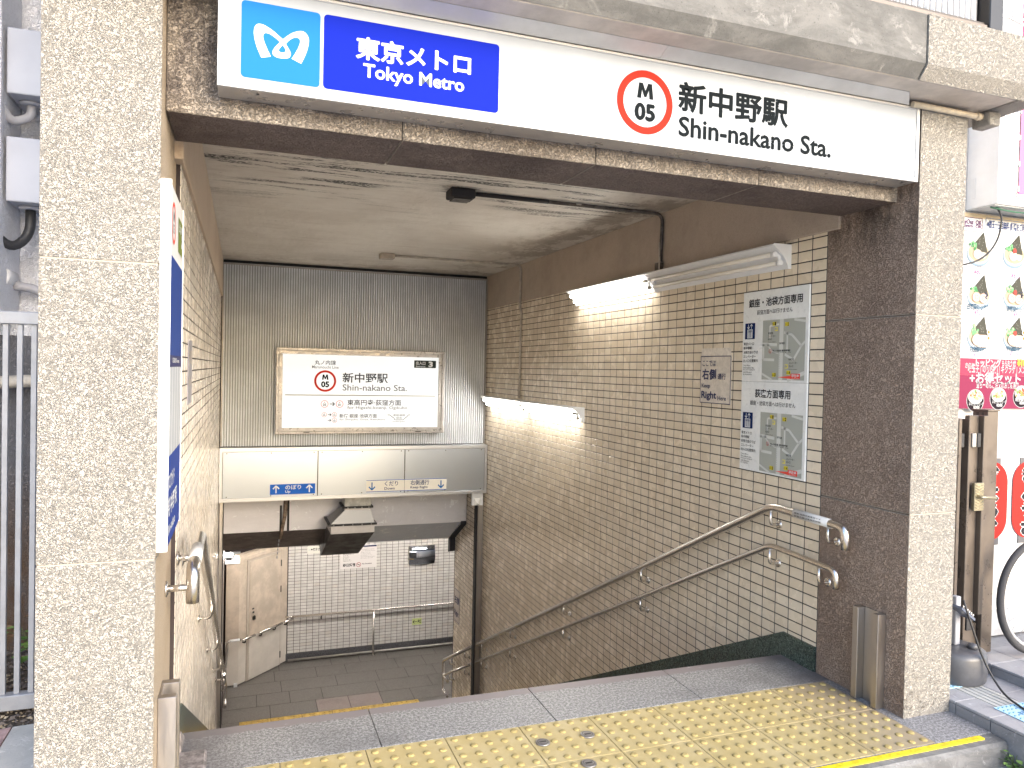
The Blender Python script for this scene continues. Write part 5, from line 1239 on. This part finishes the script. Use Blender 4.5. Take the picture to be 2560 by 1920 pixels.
# ================================================================== left side
m = MB(); m.box(-6, -.53, 4.2, 4.5, -.1, 5.5, ST_OUT); 
m.bm.clear(); m.box(-6, -.53, 4.2, 4.5, 1.52, 5.5, ST_OUT); m.box(-6, -.53, 4.2, 4.5, -.1, 1.52, ST_LOW)
m.build('neighbour_wall', label='white and grey rendered wall of the neighbouring house behind the left gate', cat='wall')
m = MB(); m.box(-1.45, -1.012, 3.86, 4.19, 1.6, 5.5, ST_OUT, .01); m.build('wall_pilaster', label='white rendered pilaster at the left edge of the picture', cat='pillar')
def meter_box(z0, z1, lab):
    r = thing('meter_box', (-.8, 4.0, z0), lab, 'meter box')
    MB().box(-1.000, -.54, 3.90, 4.198, z0, z1, BOXG, .006, 2).build('body', r)
    MB().lathe([(.050, z0-.001), (.050, z0-.012), (.034, z0-.014)], (-.93, 4.02, 0), BOXG, 20).build('cable_collar', r)
    return r
meter_box(2.582, 2.872, 'upper pale grey meter box on the neighbouring wall'); meter_box(2.106, 2.392, 'lower pale grey meter box on the neighbouring wall')
m = MB(); m.tube([(-.93, 4.02, 2.58), (-.93, 4.02, 2.52), (-1.0, 3.98, 2.47), (-1.06, 3.9, 2.60), (-1.10, 3.84, 2.9)], .020, plain('cable_grey', (.34, .34, .37), .5), 10, fillet=.06); m.build('flexible_conduit', label='grey flexible conduit curling out of the upper meter box', cat='conduit')
m = MB(); m.tube([(-.93, 4.02, 2.10), (-.93, 4.02, 1.98), (-.99, 3.97, 1.90), (-1.08, 3.88, 2.0)], .021, BLACK, 10, fillet=.06); m.build('flexible_conduit', label='black flexible conduit curling out of the lower meter box', cat='conduit')
m = MB(); m.lathe([(.055, 3.98), (.055, 4.15)], (-1.055, 0, 1.78), plain('vent_cap_grey', (.52, .53, .56), .5), 20, 'y'); m.build('vent_cap', label='round grey cap on the neighbouring wall below the meter boxes', cat='vent cap')
m = MB(); m.tube([(-1.02, 4.1, 1.75), (-.95, 4.12, 1.745), (-.85, 4.14, 1.70), (-.70, 4.16, 1.60)], .022, MC['cable_grey'], 10, fillet=.06); m.build('wall_hose', label='grey hose running right from the round cap', cat='hose')
m = MB(); m.tube([(-1.6, 4.12, 1.26), (-.54, 4.12, 1.33)], .030, plain('wrapped_pipe', (.50, .46, .40), .7, var=.3, vs=18, bump=.6, bs=30), 12); m.build('wrapped_pipe', label='wrapped cream pipe crossing behind the left gate bars', cat='pipe')
gg = thing('side_gate', (-.9, 3.45, .01), 'pale grey metal bar gate at the left of the entrance', 'gate')
MB().box(-1.9, -.54, 3.435, 3.475, 1.543, 1.592, GATEM, .003).build('top_rail', gg); MB().box(-1.9, -.54, 3.43, 3.48, .012, .072, GATEM, .003).build('bottom_rail', gg)
for k_ in range(24):
    x = -.782-.0485*k_
    MB().box(x-.0095, x+.0095, 3.448, 3.466, .0725, 1.5425, GATEM, .001).build('bar', gg)
MB().box(-.735-.012, -.735+.012, 3.448, 3.466, .0725, 1.5425, GATEM, .001).build('bar', gg)
# gravel, kerb stone, leaves
V = []; F = []; cl = []
rg = random.Random(11)
base = [Vector(q) for q in ((-1, 0, 0), (1, 0, 0), (0, -1, 0), (0, 1, 0), (0, 0, 1), (0, 0, -.6))]
fc = [(0, 2, 4), (2, 1, 4), (1, 3, 4), (3, 0, 4), (2, 0, 5), (1, 2, 5), (3, 1, 5), (0, 3, 5)]
MI = []
for _ in range(5200):
    x = rg.uniform(-1.5, -.53); y_ = rg.uniform(2.35, 4.18)
    s_ = rg.uniform(.003, .008) if rg.random() < .8 else rg.uniform(.008, .014)
    b = len(V)
    R = Matrix.Rotation(rg.uniform(0, 6), 3, 'Z') @ Matrix.Rotation(rg.uniform(-.7, .7), 3, 'X')
    for q in base: V.append(tuple(R @ Vector((q.x*s_*rg.uniform(.8, 1.6), q.y*s_*rg.uniform(.7, 1.2), q.z*s_*.7))+Vector((x, y_, -.008+s_*.25))))
    F += [tuple(b+i for i in f_) for f_ in fc]; MI += [rg.choice((0, 0, 1, 2, 3))]*8
me = bpy.data.meshes.new('gravel'); me.from_pydata(V, [], F)
for nm, c in (('a', (.13, .105, .09)), ('b', (.26, .20, .13)), ('c', (.09, .075, .07)), ('d', (.34, .28, .20))): me.materials.append(plain('gravel_'+nm, c, .85))
me.polygons.foreach_set('material_index', MI); o = bpy.data.objects.new('gravel', me); COL.objects.link(o); tag(o, 'brown gravel and dry leaf litter under the left gate', 'gravel', kind='stuff')
m = MB(); m.prism([(-.79, 2.3), (-.80, 3.28), (-.54, 3.30), (-.54, 2.3)], 'z', -.02, .012, mk_concrete('kerb_concrete', (.36, .35, .33), (.46, .45, .43), (.2, .2, .19), .8))
m.prism([(-.86, 2.3), (-.845, 3.26), (-.803, 3.27), (-.795, 2.3)], 'z', -.02, .016, plain('pink_stone', (.36, .24, .23), .7, var=.3, vs=20)); m.build('kerb_stone', label='cracked concrete kerb with a pinkish edge at the lower left corner', cat='kerb')
LEAF = plain('leaf_green', (.10, .20, .045), .45, var=.35, vs=30); LEAFB = plain('leaf_bright', (.20, .32, .08), .45, var=.3, vs=30); STEM = plain('stem_green', (.10, .14, .05), .6); LB_ = plain('leaf_brown', (.22, .13, .07), .7)
def plant(name, loc, n_, R, lab, mats, rnd, h=.05, up=.6):
    r = thing(name, loc, lab, 'plant'); O = Vector(loc)
    lf_ = MB(); stm = MB()
    for i in range(n_):
        a = rnd.uniform(0, 6.28); d = R*rnd.uniform(.25, 1); z = h*rnd.uniform(.35, 1); tip = O+Vector((cos(a)*d, sin(a)*d, z)); s_ = rnd.uniform(.011, .02)*R/.06
        stm.tube([O, (O+tip)/2+Vector((0, 0, z*.3)), tip], .0011, STEM, 5)
        dirv = Vector((cos(a), sin(a), rnd.uniform(-.3, .3))).normalized(); sd_ = dirv.cross(Vector((0, 0, 1))).normalized(); nn = sd_.cross(dirv)
        P_ = [(0, 0), (.35, .5), (.8, .55), (1.2, .28), (1.5, 0), (1.2, -.28), (.8, -.55), (.35, -.5)]
        mid = lf_.bm.verts.new(tip+dirv*s_*.75-nn*s_*.16); ring = [lf_.bm.verts.new(tip+dirv*s_*x+sd_*s_*y_+nn*s_*(.1 if abs(y_) > .4 else 0)) for x, y_ in P_]
        mi = lf_.mi(rnd.choice(mats))
        for k_ in range(8): f_ = lf_.bm.faces.new((mid, ring[k_], ring[(k_+1) % 8])); f_.material_index = mi
    stm.build('stems', r); lf_.build('leaves', r)
plant('weed', (2.82, 2.03, -.10), 26, .062, 'small green weed growing at the foot of the granite step', [LEAF, LEAFB, LEAF], random.Random(4), .07)
plant('weed', (2.93-.06, 1.93, -.10), 7, .03, 'tiny reddish weed against the dark kerb tiles', [LB_, LEAF], random.Random(9), .02)
plant('leafy_plant', (-.86, 3.9, .0), 34, .13, 'leafy green plant behind the bars of the left gate', [LEAF, LEAF, LEAFB, LB_], random.Random(6), .22)
